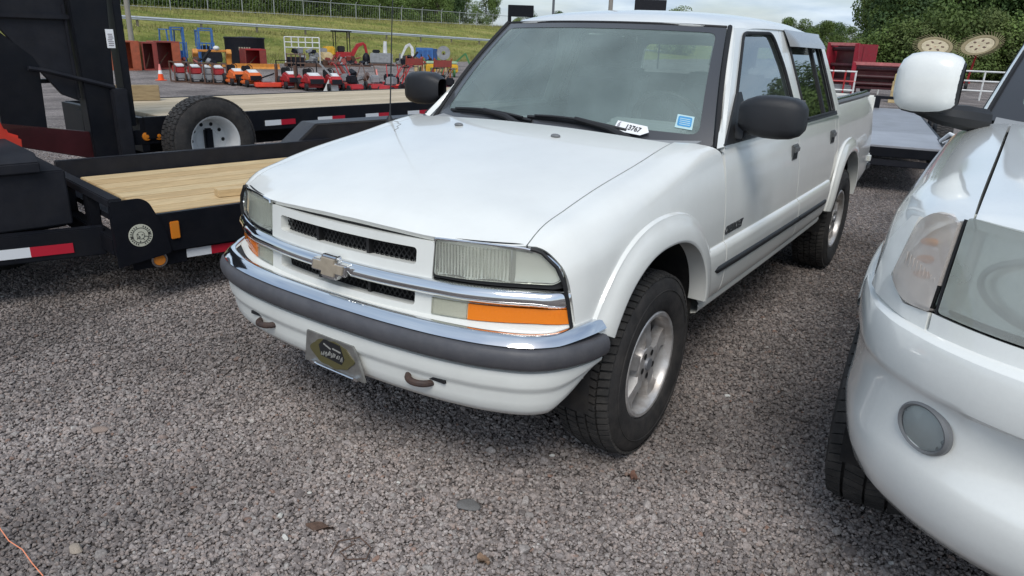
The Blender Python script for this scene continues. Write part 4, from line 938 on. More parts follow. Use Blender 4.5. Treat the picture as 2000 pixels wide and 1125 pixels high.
v1 = nn(t, 'ShaderNodeTexVoronoi'); v1.inputs['Scale'].default_value = 46; t.links.new(g.outputs['Position'], v1.inputs['Vector'])
v2 = nn(t, 'ShaderNodeTexVoronoi'); v2.inputs['Scale'].default_value = 110; t.links.new(g.outputs['Position'], v2.inputs['Vector'])
sh = nn(t, 'ShaderNodeSeparateColor'); t.links.new(v1.outputs['Color'], sh.inputs[0])
cr_ = nn(t, 'ShaderNodeValToRGB'); t.links.new(sh.outputs[0], cr_.inputs[0])
e = cr_.color_ramp.elements; e[0].color = (0.205, 0.177, 0.166, 1); e[1].color = (0.546, 0.490, 0.453, 1); m_ = e.new(.55); m_.color = (0.353, 0.312, 0.293, 1); m_ = e.new(.8); m_.color = (0.409, 0.337, 0.304, 1)
ed = nn(t, 'ShaderNodeMapRange'); ed.inputs[1].default_value = .25; ed.inputs[2].default_value = .75; ed.inputs[3].default_value = 1.1; ed.inputs[4].default_value = .35; t.links.new(v1.outputs['Distance'], ed.inputs[0])
mm = nn(t, 'ShaderNodeMath', operation='MULTIPLY'); t.links.new(ed.outputs[0], mm.inputs[0]); t.links.new(mac, mm.inputs[1])
mc = nn(t, 'ShaderNodeMix', data_type='RGBA', blend_type='MULTIPLY'); mc.inputs[0].default_value = 1; t.links.new(cr_.outputs[0], mc.inputs[6]); t.links.new(mm.outputs[0], mc.inputs[7]); t.links.new(mc.outputs[2], b.inputs['Base Color'])
bp = nn(t, 'ShaderNodeBump'); bp.inputs['Distance'].default_value = .012; bp.invert = True; t.links.new(v1.outputs['Distance'], bp.inputs['Height'])
bp2 = nn(t, 'ShaderNodeBump'); bp2.inputs['Distance'].default_value = .005; bp2.invert = True; t.links.new(v2.outputs['Distance'], bp2.inputs['Height']); t.links.new(bp.outputs[0], bp2.inputs['Normal']); t.links.new(bp2.outputs[0], b.inputs['Normal'])
# one sheet: fine near the cars, coarse to the horizon
rr = np.concatenate([[0], np.geomspace(1, 420, 60)]); aa = np.linspace(0, 2*math.pi, 97)[:-1]; V = []; F = []
for r_ in rr:
    for a in aa:
        x, y = 1.79+r_*math.cos(a), -2.35+r_*math.sin(a); z = float(gzf(x, y))-(.25 if r_ > 150 else 0)-(1.5 if x < -60 and r_ > 50 else 0); V.append((x, y, z-.004))
n = len(aa)
for i in range(len(rr)-1):
    for k in range(n): F.append((i*n+k, i*n+(k+1) % n, (i+1)*n+(k+1) % n, (i+1)*n+k))
tag(raw('ground', V, [f[::-1] for f in F], GRV, smooth=60), kind='structure')
# loose stones: instanced over the part of the lot where single stones can be seen
STM = bpy.data.materials.new('gravel_stone'); STM.use_nodes = True; t = STM.node_tree; b = t.nodes['Principled BSDF']; b.inputs['Roughness'].default_value = .88; b.inputs['Specular IOR Level'].default_value = .3
g, mac = macro(t); oi = nn(t, 'ShaderNodeObjectInfo'); cr_ = nn(t, 'ShaderNodeValToRGB'); t.links.new(oi.outputs['Random'], cr_.inputs[0])
e = cr_.color_ramp.elements; e[0].color = (0.171, 0.146, 0.136, 1); e[1].color = (.50, .48, .45, 1)
for p_, c_ in ((.25, (0.255, 0.221, 0.206)), (.5, (0.332, 0.290, 0.270)), (.68, (0.357, 0.293, 0.260)), (.84, (0.422, 0.374, 0.347)), (.965, (.30, .275, .255)), (.985, (.26, .16, .12))): m_ = e.new(p_); m_.color = (*c_, 1)
nz = nn(t, 'ShaderNodeTexNoise'); nz.inputs['Scale'].default_value = 160; nz.inputs['Detail'].default_value = 3; t.links.new(g.outputs['Position'], nz.inputs['Vector'])
rz_ = nn(t, 'ShaderNodeMapRange'); rz_.inputs[1].default_value = .3; rz_.inputs[2].default_value = .7; rz_.inputs[3].default_value = .72; rz_.inputs[4].default_value = 1.22; t.links.new(nz.outputs['Fac'], rz_.inputs[0])
mm = nn(t, 'ShaderNodeMath', operation='MULTIPLY'); t.links.new(rz_.outputs[0], mm.inputs[0]); t.links.new(mac, mm.inputs[1])
mc = nn(t, 'ShaderNodeMix', data_type='RGBA', blend_type='MULTIPLY'); mc.inputs[0].default_value = 1; t.links.new(cr_.outputs[0], mc.inputs[6]); t.links.new(mm.outputs[0], mc.inputs[7]); t.links.new(mc.outputs[2], b.inputs['Base Color'])
def stone(seed, sub=2, flat=.72):
    bm = bmesh.new(); bmesh.ops.create_icosphere(bm, subdivisions=sub, radius=1); r = random.Random(seed)
    pl = [(Vector((r.gauss(0, 1), r.gauss(0, 1), r.gauss(0, 1))).normalized(), r.uniform(.55, .92)) for _ in range(11)]
    st = Vector((r.uniform(.85, 1.3), r.uniform(.8, 1.05), flat*r.uniform(.85, 1.15)))
    for v in bm.verts:
        p = v.co.copy()
        for n_, d in pl:
            k = p.dot(n_)-d
            if k > 0: p -= n_*k*.9
        v.co = Vector((p.x*st.x, p.y*st.y, p.z*st.z))
    me = bpy.data.meshes.new('stone'); bm.to_mesh(me); bm.free(); me.shade_smooth(); me.set_sharp_from_angle(angle=rad(32)); me.materials.append(STM); return me
SCOL = bpy.data.collections.new('stone_shapes')
for k in range(7): SCOL.objects.link(bpy.data.objects.new('stone', stone(k+3, 1 if k < 5 else 2)))
# carrier sheet with a density attribute (denser near the camera, thinning out where stones fall under two pixels)
xs = np.arange(-9, 5.01, .25); ys = np.arange(-2.6, 11.01, .25); V = [(x, y, float(gzf(x, y))) for x in xs for y in ys]; ny = len(ys); F = []
from math import hypot
for i in range(len(xs)-1):
    for j in range(ny-1):
        x, y = xs[i], ys[j]
        q = CAM.matrix_world  # placed below by direct maths
        d = Vector((x+.12-1.7858, y+.12+2.3476, -1.5)); Rm = Euler((1.23718, -.03118, .61110)).to_matrix().transposed(); p = Rm @ d
        if p.z < -.3 and abs(p.x/-p.z) < .80 and -.50 < p.y/-p.z < .5: F.append((i*ny+j, (i+1)*ny+j, (i+1)*ny+j+1, i*ny+j+1))
gme = bpy.data.meshes.new('gravel'); gme.from_pydata(V, [], F); at = gme.attributes.new('dens', 'FLOAT', 'POINT')
dv = [min(1., (3.0/max(1.6, math.sqrt((p[0]-1.79)**2+(p[1]+2.35)**2+2.2)))**2.0) for p in V]; at.data.foreach_set('value', dv)
GO = bpy.data.objects.new('gravel', gme); COL.objects.link(GO); tag(GO, 'loose grey brown gravel stones covering the lot', None, kind='stuff')
ng = bpy.data.node_groups.new('scatter', 'GeometryNodeTree'); ng.interface.new_socket('Geometry', in_out='INPUT', socket_type='NodeSocketGeometry'); ng.interface.new_socket('Geometry', in_out='OUTPUT', socket_type='NodeSocketGeometry')
gi = nn(ng, 'NodeGroupInput'); go_ = nn(ng, 'NodeGroupOutput')
def layer(density, smin, smax, seed, zoff):
    dp = nn(ng, 'GeometryNodeDistributePointsOnFaces'); dp.distribute_method = 'RANDOM'; ng.links.new(gi.outputs[0], dp.inputs['Mesh']); dp.inputs['Seed'].default_value = seed
    na = nn(ng, 'GeometryNodeInputNamedAttribute', data_type='FLOAT'); na.inputs['Name'].default_value = 'dens'; mu = nn(ng, 'ShaderNodeMath', operation='MULTIPLY'); mu.inputs[1].default_value = density; ng.links.new(na.outputs[0], mu.inputs[0]); ng.links.new(mu.outputs[0], dp.inputs['Density'])
    ci = nn(ng, 'GeometryNodeCollectionInfo'); ci.inputs['Collection'].default_value = SCOL; ci.inputs['Separate Children'].default_value = True; ci.inputs['Reset Children'].default_value = True
    ip = nn(ng, 'GeometryNodeInstanceOnPoints'); ip.inputs['Pick Instance'].default_value = True; ng.links.new(dp.outputs['Points'], ip.inputs['Points']); ng.links.new(ci.outputs[0], ip.inputs['Instance'])
    rv = nn(ng, 'FunctionNodeRandomValue', data_type='FLOAT_VECTOR'); rv.inputs[0].default_value = (-.5, -.5, 0); rv.inputs[1].default_value = (.5, .5, 6.283); rv.inputs['Seed'].default_value = seed+1; ng.links.new(rv.outputs[0], ip.inputs['Rotation'])
    rs = nn(ng, 'FunctionNodeRandomValue', data_type='FLOAT'); rs.inputs[2].default_value = 0; rs.inputs[3].default_value = 1; rs.inputs['Seed'].default_value = seed+2
    pw = nn(ng, 'ShaderNodeMath', operation='POWER'); pw.inputs[1].default_value = 1.8; ng.links.new(rs.outputs[1], pw.inputs[0])
    mr = nn(ng, 'ShaderNodeMapRange'); mr.inputs[3].default_value = smin; mr.inputs[4].default_value = smax; ng.links.new(pw.outputs[0], mr.inputs[0]); ng.links.new(mr.outputs[0], ip.inputs['Scale'])
    ti = nn(ng, 'GeometryNodeTranslateInstances'); ti.inputs['Translation'].default_value = (0, 0, zoff); ti.inputs['Local Space'].default_value = False; ng.links.new(ip.outputs[0], ti.inputs[0])
    return ti.outputs[0]
jn = nn(ng, 'GeometryNodeJoinGeometry')
for a in ((11500, .0042, .0092, 1, .001), (3600, .007, .0125, 11, .003), (120, .012, .020, 21, .003), (8, .020, .030, 31, .003)): ng.links.new(layer(*a), jn.inputs[0])
ng.links.new(jn.outputs[0], go_.inputs[0]); md = GO.modifiers.new('scatter', 'NODES'); md.node_group = ng
# single larger stones and litter one can pick out
def rock(name, x, y, d, seed, col, label, cat='stone', rz=0, flat=.35, rough=.8, group=None):
    me = stone(seed, 3, flat); me.materials.clear(); me.materials.append(mat('rock_%d' % seed, col, rough=rough, var=.25, vscale=40, bump=.5, bscale=120))
    o = bpy.data.objects.new(name, me); COL.objects.link(o); o.location = (x, y, .012); o.scale = (d/2, d/2*.8, d/2); o.rotation_euler = (.1, .05, rz); return tag(o, label, cat, group)
rock('flat_stone', .526, -.723, .085, 31, (.17,.165,.16), 'large flat grey stone lying in the gravel before the pickup', rz=.6)
for i, (x, y, d) in enumerate(((.248,-.77,.018),(.05,-.998,.02),(.074,-1.137,.026),(.172,-1.197,.03),(.585,-.288,.022))):
    rock('pale_pebble', x, y, d, 41+i, (.62,.60,.55), 'small pale pebble lying on the gravel in front of the pickup', 'pebble', rz=i, flat=.6, group='pale pebbles before the bumper')
rock('white_pebble', .95, .62, .03, 51, (.66,.65,.61), 'white pebble on the gravel beside the pickup front wheel', 'pebble', flat=.6)
rock('tan_stone', -.278, -1.606, .06, 52, (.36,.30,.24), 'broad tan stone lying near an orange string', 'stone', rz=.3)
rock('reddish_stone', -.91, -1.22, .06, 55, (.30,.23,.19), 'reddish tan stone on the open gravel', 'stone', rz=1.)
BARK = mat('brown_bark', (.10,.062,.045), rough=.9, var=.4, vscale=60, bump=.8, bscale=90)
def litter(name, x, y, w, l, rz, label, cat, m, k=5):
    P = [[(w*(s-.5)*(1-.5*abs(2*t-1)**2)+.004*math.sin(9*t+s*4), l*(t-.5), .016+.006*math.sin(5*t+3*s)) for s in np.linspace(0, 1, 4)] for t in np.linspace(0, 1, k+3)]
    b = MB(); a = len(P); n = 4; V = [p for r in P for p in r]; V2 = [(p[0], p[1], p[2]-.005) for p in V]; N = len(V); F = []
    for i in range(a-1):
        for j in range(3): q = (i*4+j, i*4+j+1, (i+1)*4+j+1, (i+1)*4+j); F += [q, tuple(N+i_ for i_ in q[::-1])]
    b.add(V+V2, F); o = b.build(name, m, None); o.location = (x, y, 0); o.rotation_euler = (0, 0, rz); return tag(o, label, cat)
litter('leaf', .89, -.223, .03, .05, .5, 'brown dead leaf on the gravel near the pickup front tyre', 'leaf', mat('dead_leaf', (.16,.085,.06), rough=.85, var=.3, vscale=40))
litter('bark_chip', .219, -1.099, .025, .09, -1.1, 'crumbling dark brown bark chip in the open gravel', 'bark', BARK, 7)
litter('wood_chip', .729, -.906, .028, .05, 1.4, 'brown wood chip beside the flat grey stone', 'wood chip', mat('wood_chip', (.20,.13,.085), rough=.9, var=.4, vscale=70))
tag(MB().tube([(-.60,-1.69,.022),(-.54,-1.706,.026),(-.46,-1.713,.020),(-.38,-1.708,.024),(-.30,-1.716,.020),(-.22,-1.722,.022)], .0016, 6).build('string', mat('orange_string', (.85,.30,.16), rough=.7)), 'thin orange string lying across the gravel', 'string')
tag(MB().tube([(.36,-1.18,.018),(.33,-1.12,.024),(.37,-1.07,.026),(.43,-1.08,.022),(.45,-1.12,.018),(.41,-1.16,.022),(.37,-1.15,.024),(.38,-1.10,.026)], .0024, 6).build('dry_root', BARK), 'curled dry root lying on the gravel', 'root')
# ================================================================= trailers
BLK = mat('black_steel_paint', (.0065, .0075, .011), rough=.42, var=.2, vscale=6, dirt=(.035,.032,.03), dscale=5, damt=.2, spec=.2)
BLK2 = mat('black_powder_coat', (.015, .016, .021), rough=.5, var=.2, dirt=(.045,.042,.04), dscale=6, damt=.22, spec=.2, bump=.15, bscale=250)
def wood(name, col, dark): return mat(name, col, rough=.8, var=.22, vscale=5, dirt=dark, dscale=9, damt=.5, aniso=(9, .8, 9), bump=.3, bscale=14)
PINE = [wood('pine_%d' % i, c, (.30,.19,.09)) for i, c in enumerate(((.58,.42,.22),(.64,.49,.275),(.55,.39,.20),(.61,.455,.25)))]
GREYW = [wood('weathered_pine_%d' % i, c, (.27,.20,.12)) for i, c in enumerate(((.52,.43,.30),(.58,.48,.34),(.48,.395,.27)))]
REFW = mat('reflector_white', (.66,.68,.70), rough=.35); REFR = mat('reflector_red', (.42,.012,.03), rough=.35)
MARK = mat('amber_marker', (.62,.20,.02), rough=.25, coat=1)
def tapeseg(parent, p, q, h, nrm=(1, 0, 0), wf=.52):
    """white + red conspicuity tape from p to q (centre line), sheet facing nrm"""
    p, q = Vector(p), Vector(q); n = Vector(nrm)*.003; m = p.lerp(q, wf)
    MB().beam(p+n, m+n, .003, h).build('white_tape', REFW, parent); MB().beam(m+n, q+n, .003, h).build('red_tape', REFR, parent)
# ---- car hauler behind the pickup: local y runs along the deck, local x = 0 is the side facing the pickup
A = thing('flatbed_trailer', 'black steel flatbed trailer with new pine deck and tool box on its tongue', 'trailer', (-2.07, -.28, 0), rad(-10))
for k in range(8):
    MB().box((-.090-.1655*k, 2.62, .505), (.1630, 5.2, .034)).build('deck_plank', PINE[(k*7) % 4], A, bevel=.004)
MB().b2((0, -.02, .30), (.045, 5.3, .522)).b2((-.03, -.02, .30), (0, 5.3, .33)).build('side_rail', BLK, A, bevel=.006)
MB().b2((-1.42, -.10, .44), (-1.36, 2.0, .635)).build('stake_rail', BLK2, A, bevel=.006)
MB().b2((-1.40, 2.0, .30), (-1.35, 5.3, .53)).build('side_rail', BLK, A, bevel=.006)
for y in (0.02, .9, 1.8, 2.7, 3.6, 4.5, 5.2): MB().b2((-1.36, y, .34), (0, y+.06, .48)).build('crossmember', BLK, A)
# front guard: top bar, posts, lower bar
MB().b2((-1.42, -.20, .575), (-.02, -.13, .622)).build('guard_bar', BLK2, A, bevel=.006)
for x in (-1.38, -.95, -.50, -.06): MB().b2((x, -.195, .30), (x+.085, -.135, .575)).build('guard_post', BLK, A, bevel=.004)
MB().b2((-1.40, -.20, .30), (-.05, -.13, .40)).build('front_beam', BLK, A, bevel=.006)
MB().b2((-1.36, -.13, .45), (-.02, -.02, .485)).build('step_plate', BLK2, A)
gus = rnd([(-.215,.625),(-.215,.26),(.07,.30),(.055,.42),(-.02,.60),(-.06,.626)], [.005,.01,.02,.03,.06,.03])
pl = MB().prism(gus, .045, .058, 'x').build('corner_gusset', BLK, A, bevel=.002)
# round maker's seal: pale disc with dark rings and marks
def seal(parent, c, r, m1, m2):
    d = MB().lathe([(0, 0), (0, r), (.002, r), (.002, 0)], c, 'x', 36).build('seal_disc', m1, parent)
    for r0, r1 in ((.64, .70), (.30, .34)): MB().lathe([(.003, r*r0), (.0036, r*r1)], c, 'x', 36).build('seal_ring', m2, d)
    b = MB()
    for k in range(26):
        a = 2*math.pi*k/26
        if k in (6, 7, 19, 20): continue
        u = Vector((0, math.cos(a), math.sin(a))); b.beam(Vector(c)+Vector((.0034,0,0))+u*r*.75, Vector(c)+Vector((.0034,0,0))+u*r*.90, r*.07, .001, up=(1,0,0))
    b.build('seal_lettering', m2, d)
    b = MB(); rr_ = random.Random(2)
    for k in range(9): a = rr_.uniform(0, 6.28); q = rr_.uniform(.1, .55); b.box((c[0]+.0032, c[1]+r*q*math.cos(a), c[2]+r*q*math.sin(a)), (.001, r*.16, r*.06), (a, 0, 0))
    for s in (-1, 1): b.box((c[0]+.0032, c[1]+s*r*.72, c[2]+s*.006), (.001, r*.2, r*.2))
    b.build('seal_figure', m2, d)
seal(pl, (.0582, -.085, .425), .062, mat('seal_cream', (.52,.52,.42), rough=.5), mat('seal_black', (.04,.04,.035), rough=.5))
MB().b2((.047, .075, .375), (.060, .125, .475)).build('side_marker', MARK, A, bevel=.004)
MB().b2((.0, -.13, .22), (.02, .16, .31)).build('lamp_bracket', BLK, A, bevel=.004)
MB().lathe([(0, .046), (.012, .044), (.012, .034)], (.02, .005, .262), 'x', 20).build('marker_ring', CHBAR, A); MB().lathe([(0, .036), (.016, .030), (.020, 0)], (.022, .005, .262), 'x', 20).build('round_marker', MARK, A)
tapeseg(A, (.02, .16, .27), (.02, .50, .262), .05, wf=.42)
MB().b2((-.06, .12, .245), (.019, 5.2, .30)).build('lower_rail', BLK, A)
# tongue beams, tape and tool box
MB().beam((-.28, -.17, .345), (-.62, -1.75, .345), .07, .16).build('tongue_beam', BLK, A, bevel=.006)
MB().beam((-1.10, -.17, .345), (-.76, -1.75, .345), .07, .16).build('tongue_beam', BLK, A, bevel=.006)
p0, p1 = Vector((-.28, -.17, .325)), Vector((-.62, -1.75, .325)); dr = (p1-p0).normalized(); nr = Vector((-dr.y, dr.x, 0)); nr = nr if nr.x > 0 else -nr
tapeseg(A, p0.lerp(p1, .36)+nr*.036, p0.lerp(p1, .10)+nr*.036, .055, nrm=tuple(nr))
MB().beam((-.69, -1.7, .36), (-.69, -2.1, .36), .09, .10).build('coupler', BLK, A, bevel=.01)
tb = MB().b2((-1.15, -1.60, .425), (-.42, -.28, .735)).build('tool_box', BLK2, A, bevel=.008)
MB().prism([(-1.18,.735),(-.39,.735),(-.39,.790),(-.46,.835),(-1.11,.835),(-1.18,.79)], -1.63, -.40, 'y').build('box_lid', BLK2, tb, bevel=.006)
# far fender, tread plate, wheels
TRP = mat('tread_plate_black', (.030,.031,.036), rough=.45, bump=1.0, bscale=70, dirt=(.08,.075,.07), dscale=5, damt=.4)
for x0, x1 in ((-1.66, -1.42), (.05, .27)):
    f = MB().prism([(1.62,.56),(1.66,.56),(1.90,.745),(3.55,.745),(3.80,.56),(3.84,.56),(3.58,.765),(1.88,.765)], x0, x1, 'x').build('fender', TRP, A, bevel=.006)
    MB().prism([(1.64,.56),(1.88,.76),(3.58,.76),(3.82,.56)], x1-.012, x1-.004, 'x').build('fender_skirt', BLK2, f)
def simple_wheel(parent, c, r=.36, w=.22, m=None, dish=0, n=40, face=1):
    e = bpy.data.objects.new('wheel', None); COL.objects.link(e); e.parent = parent; e.location = c; X = Matrix.Diagonal((face, 1, 1, 1)); h = w/2
    t = MB().lathe([(-h*.8,r*.56),(-h,r*.68),(-h,r*.84),(-h*.86,r*.955),(-h*.7,r*.985),(h*.7,r*.985),(h*.86,r*.955),(h,r*.84),(h,r*.68),(h*.8,r*.56)], n=n).build('tyre', TYRE, e, xf=X)
    b = MB()
    for k in range(52):
        for x0, x1, sh in ((-h*.84,-h*.46,0),(-h*.40,-.004,.5),(.004,h*.40,.2),(h*.46,h*.84,.6)):
            a = 2*math.pi*(k+sh)/52; da = math.pi/52*.8; V = [(ax, rr_*math.cos(a+tt*da), rr_*math.sin(a+tt*da)) for rr_ in (r*.97, r*1.008) for ax, tt in ((x0,-1),(x1,-1),(x1,1),(x0,1))]
            b.add(V, [(4,5,6,7),(0,1,5,4),(1,2,6,5),(2,3,7,6),(3,0,4,7)])
    b.build('tread', TYRE, t, xf=X, smooth=0)
    RM = m or mat('wheel_silver', (.70,.71,.71), rough=.4, metal=.3, var=.1)
    rim = MB().lathe([(h*.86,r*.575),(h*.90,r*.59),(h*.86,r*.56),(h*.55,r*.52),(-h*.1,r*.49),(-h*.35-dish,r*.46),(-h*.35-dish,r*.30),(-h*.25-dish,r*.27),(-h*.25-dish,0)], n=n).build('rim', RM, e, xf=X)
    for k in range(10):
        a = 2*math.pi*k/10; MB().lathe([(0,0),(.002,r*.045),(.002,0)], (-h*.35-dish+.001, r*.38*math.cos(a), r*.38*math.sin(a)), n=10).build('hand_hole', RUBBER, rim, xf=X)
    return e
for y in (2.25, 3.15): simple_wheel(A, (.16, y, .36)); simple_wheel(A, (-1.54, y, .36), face=-1)
lb = MB().box((0, 0, .022), (.09, .42, .044)).build('lumber_offcut', PINE[3], None, bevel=.003); lb.location = (-2.14, .42, .523); lb.rotation_euler = (0, 0, rad(-18)); tag(lb, 'short pine lumber offcut lying on the new pine trailer deck', 'lumber')
# ---- gooseneck trailer
B = thing('gooseneck_trailer', 'black gooseneck trailer with weathered plank deck and tall black neck', 'trailer', (-4.25, 1.18, 0), rad(-6))
for k in range(7): MB().box((-.12-.232*k, 3.0, .765), (.226, 6.2, .036)).build('deck_plank', GREYW[(k*5) % 3], B, bevel=.004)
MB().b2((0, -.25, .60), (.05, 6.2, .785)).b2((-.04, -.25, .60), (0, 6.2, .63)).build('side_rail', BLK, B, bevel=.006)
MB().b2((-1.72, -.25, .60), (-1.67, 6.2, .785)).build('side_rail', BLK, B, bevel=.006)
MB().b2((-.55, -.3, .42), (-.40, 6.2, .745)).build('main_beam', BLK, B, bevel=.006); MB().b2((-1.3, -.3, .42), (-1.15, 6.2, .745)).build('main_beam', BLK, B, bevel=.006)
for y in np.arange(0, 6.2, .62): MB().b2((-1.66, y, .62), (0, y+.05, .745)).build('crossmember', BLK, B)
MB().b2((-1.7, -.28, .50), (.03, -.22, .78)).build('front_beam', BLK, B)
for y in (.86, 1.45, 2.05, 2.64, 3.24): tapeseg(B, (.05, y, .668), (.05, y+.33, .668), .05)
MB().b2((.0, -.34, .56), (.035, .12, .68)).build('lamp_box', BLK, B, bevel=.004)
for y in (-.24, -.14): MB().lathe([(0, .036), (.012, .033), (.016, 0)], (.036, y, .625), 'x', 18).build('round_marker', MARK, B)
# spare wheel on its carrier
sp = simple_wheel(B, (.30, .18, .585), r=.372, w=.235, dish=.01)
MB().box((.275, .18, .590), (.05, .070, .20)).b2((.0,.165,.56),(.26,.195,.61)).build('spare_carrier', BLK, B, bevel=.012)
# landing-gear column and neck (local: neck stands just ahead of the deck)
nk = MB().prism([(-.655,.40),(-.47,.40),(-.44,1.0),(-.40,1.75),(-.40,2.6),(-.68,2.6),(-.68,1.7),(-.665,.9)], -.10, .04, 'x').build('neck_column', BLK, B, bevel=.008)
MB().b2((-.06,-.48,.30),(.09,-.36,1.02)).build('jack_leg', BLK2, nk, bevel=.01); MB().b2((-.03,-.46,.10),(.06,-.38,.32)).build('jack_foot', BLK2, nk, bevel=.008)
MB().b2((-.11,-.37,.72),(.05,-.31,2.5)).build('column_flange', BLK, nk, bevel=.005)
MB().prism([(-1.20,1.54),(-1.20,2.6),(-.68,2.6),(-.685,.93),(-.80,.98)], -.07, -.03, 'x').build('neck_plate', BLK2, B, bevel=.004)
MB().b2((-1.25,-.09+0,1.50) if 0 else (-.09,-1.40,1.53), (.0,-.66,1.565)).build('plate_rib', BLK2, B, bevel=.004)
MB().tube([(-.02,-.70,1.64),(-.02,-.69,.95)], .012, 6).build('plate_rib', BLK2, B)
MB().prism([(-1.24,.62),(-.95,.62),(-.93,1.20),(-.96,1.26),(-1.22,1.50),(-1.24,1.5)], -.10, -.02, 'x').build('coupler_post', BLK, B, bevel=.006)
lowp = MB().prism([(-1.30,.80),(-.66,.69),(-.64,.47),(-1.12,.60),(-1.30,.66)], -.05, .0, 'x').build('lower_plate', mat('plate_red_reflection', (.045,.010,.012), rough=.3, var=.4, vscale=4, coat=.4), B, bevel=.004)  # red reflection on the black plate is put into its colour
MB().tube([(.03,-1.02,1.18),(.03,-.90,1.16),(.05,-.44,1.03)], .018, 8).build('brace_tube', BLK2, B)
MB().b2((-.16,-1.14,1.065),(-.08,-.70,1.095)).build('cross_rod', BLK, B)
MB().prism([(-2.6,1.62),(-2.6,2.4),(-1.2,2.6),(-1.2,1.55)], -.10, .04, 'x').build('neck_beam', BLK, B, bevel=.01)
for x in (-1.9, .10):
    for y in (4.4, 5.3): simple_wheel(B, (x+.02, y, .37), face=1 if x > -1 else -1)
# hang tag on the neck
ht = MB().b2((.046,-.452,1.33),(.050,-.392,1.47)).build('hang_tag', mat('ticket_white', (.82,.83,.84)), None, bevel=.001); ht.matrix_world = Matrix.Translation((-4.25, 1.18, 0)) @ Matrix.Rotation(rad(-6), 4, 'Z'); tag(ht, 'white paper hang tag tied to the black trailer neck', 'tag')
b = MB(); rr_ = random.Random(5)
for k in range(7): b.box((.0512, -.422+rr_.uniform(-.004,.004), 1.35+.014*k), (.001, .03+.012*rr_.random(), .006))
b.build('tag_print', mat('ink_grey', (.25,.22,.24)), ht)
wb = MB().box((0, 0, .075), (.10, .60, .15)).build('timber_block', wood('old_timber', (.36,.27,.15), (.10,.06,.03)), None, bevel=.004); wb.location = (-5.72, 1.60, .785); wb.rotation_euler = (0, 0, rad(-28)); tag(wb, 'squared old timber block lying on the weathered trailer deck', 'timber')
wb = MB().box((0, 0, .06), (.35, .5, .12)).build('concrete_block', mat('dusty_concrete', (.30,.28,.24), rough=.9, var=.2, bump=.4), None, bevel=.01); wb.location = (-5.3, .75, .06); wb.rotation_euler = (0, 0, .4); tag(wb, 'dusty concrete block lying on the ground under the black trailer neck', 'block')
# red machine between tool box and neck
RED = mat('red_paint', (.52,.030,.022), rough=.35, var=.12, vscale=4, dirt=(.20,.10,.07), dscale=6, damt=.35)
q = thing('utility_machine', 'bright red walk behind machine with grey engine cover behind the tool box', 'machine', (-3.75, -.55, 0), .3)
MB().prism([(-.4,.45),(.18,.45),(.20,.80),(.10,.84),(.06,.955),(-.4,.965)], -.3, .3, 'x').build('hood', mat('bright_red', (.75,.05,.03), rough=.35), q, bevel=.02)
MB().b2((-.28,-.4,.97),(.28,.02,1.16)).build('engine_cover', mat('machine_grey', (.20,.21,.22), rough=.5, var=.3), q, bevel=.03)
MB().b2((-.3,-.4,.30),(.3,.15,.46)).build('frame', BLK, q)
for x in (-.34, .34): simple_wheel(q, (x, -.1, .24), r=.24, w=.12)
# ---- low silver deck trailer behind the pickup
D = thing('tilt_deck_trailer', 'low trailer with bare metal deck and red tail lamp behind the pickup bed', 'trailer', (.55, 6.55, 0), rad(10))
MET = mat('galvanised_deck', (.36,.36,.38), rough=.42, metal=.45, var=.12, vscale=3, dirt=(.22,.21,.20), dscale=4, damt=.4, bump=.5, bscale=90)
MB().b2((-1.4,1.3,.50),(.62,5.6,.545)).build('deck_sheet', MET, D, bevel=.004)
MB().prism([(0,.485),(1.3,.50),(1.3,.547),(0,.52)], -1.4, .62, 'x').build('dovetail_sheet', mat('galvanised_tail', (.42,.42,.44), rough=.4, metal=.45, var=.12, vscale=3, bump=.5, bscale=90), D, bevel=.004)
MB().b2((-1.42,-.03,.40),(.64,.01,.50)).build('rear_beam', BLK, D, bevel=.006); MB().b2((-1.42,-.02,.30),(.64,.02,.37)).build('rear_bar', BLK2, D, bevel=.006)
for x in (-1.42,.60): MB().b2((x,.01,.36),(x+.05,5.6,.54)).build('side_rail', BLK, D)
MB().b2((-1.40,5.55,.70),(.62,5.60,.75)).build('front_rail', BLK, D)
for x in (-1.35,-.7,-.05,.5): MB().b2((x,5.55,.52),(x+.10,5.61,.70)).build('rail_post', BLK, D)
MB().lathe([(0,.05),(-.015,.05),(-.02,.03),(-.02,0)], (.30,.3,.525), 'z', 14).build('tie_down_ring', BLK, D, xf=Matrix.Diagonal((1,1,1,1)))
tl = MB().b2((.66,-.06,.42),(.84,.05,.58)).build('tail_lamp_box', BLK2, D, bevel=.01); MB().lathe([(0,.075),(-.014,.07),(-.018,0)], (.75,-.06,.50), 'y', 20).build('tail_lamp', mat('tail_red', (.45,.01,.01), rough=.2, coat=1), tl)
tapeseg(D, (.645,.35,.43),(.645,.05,.43),.05)
MB().tube([(.60,.5,.56),(.66,.35,.66),(.72,.22,.64),(.76,.12,.58)], .02, 8).tube([(.62,.4,.55),(.70,.30,.62),(.80,.3,.55)], .015, 8).build('white_strap', mat('white_strap', (.75,.76,.76), rough=.8), D)
for x in (-1.55,.80):
    for y in (2.6,3.5): simple_wheel(D, (x, y, .33), r=.33, face=1 if x > 0 else -1)
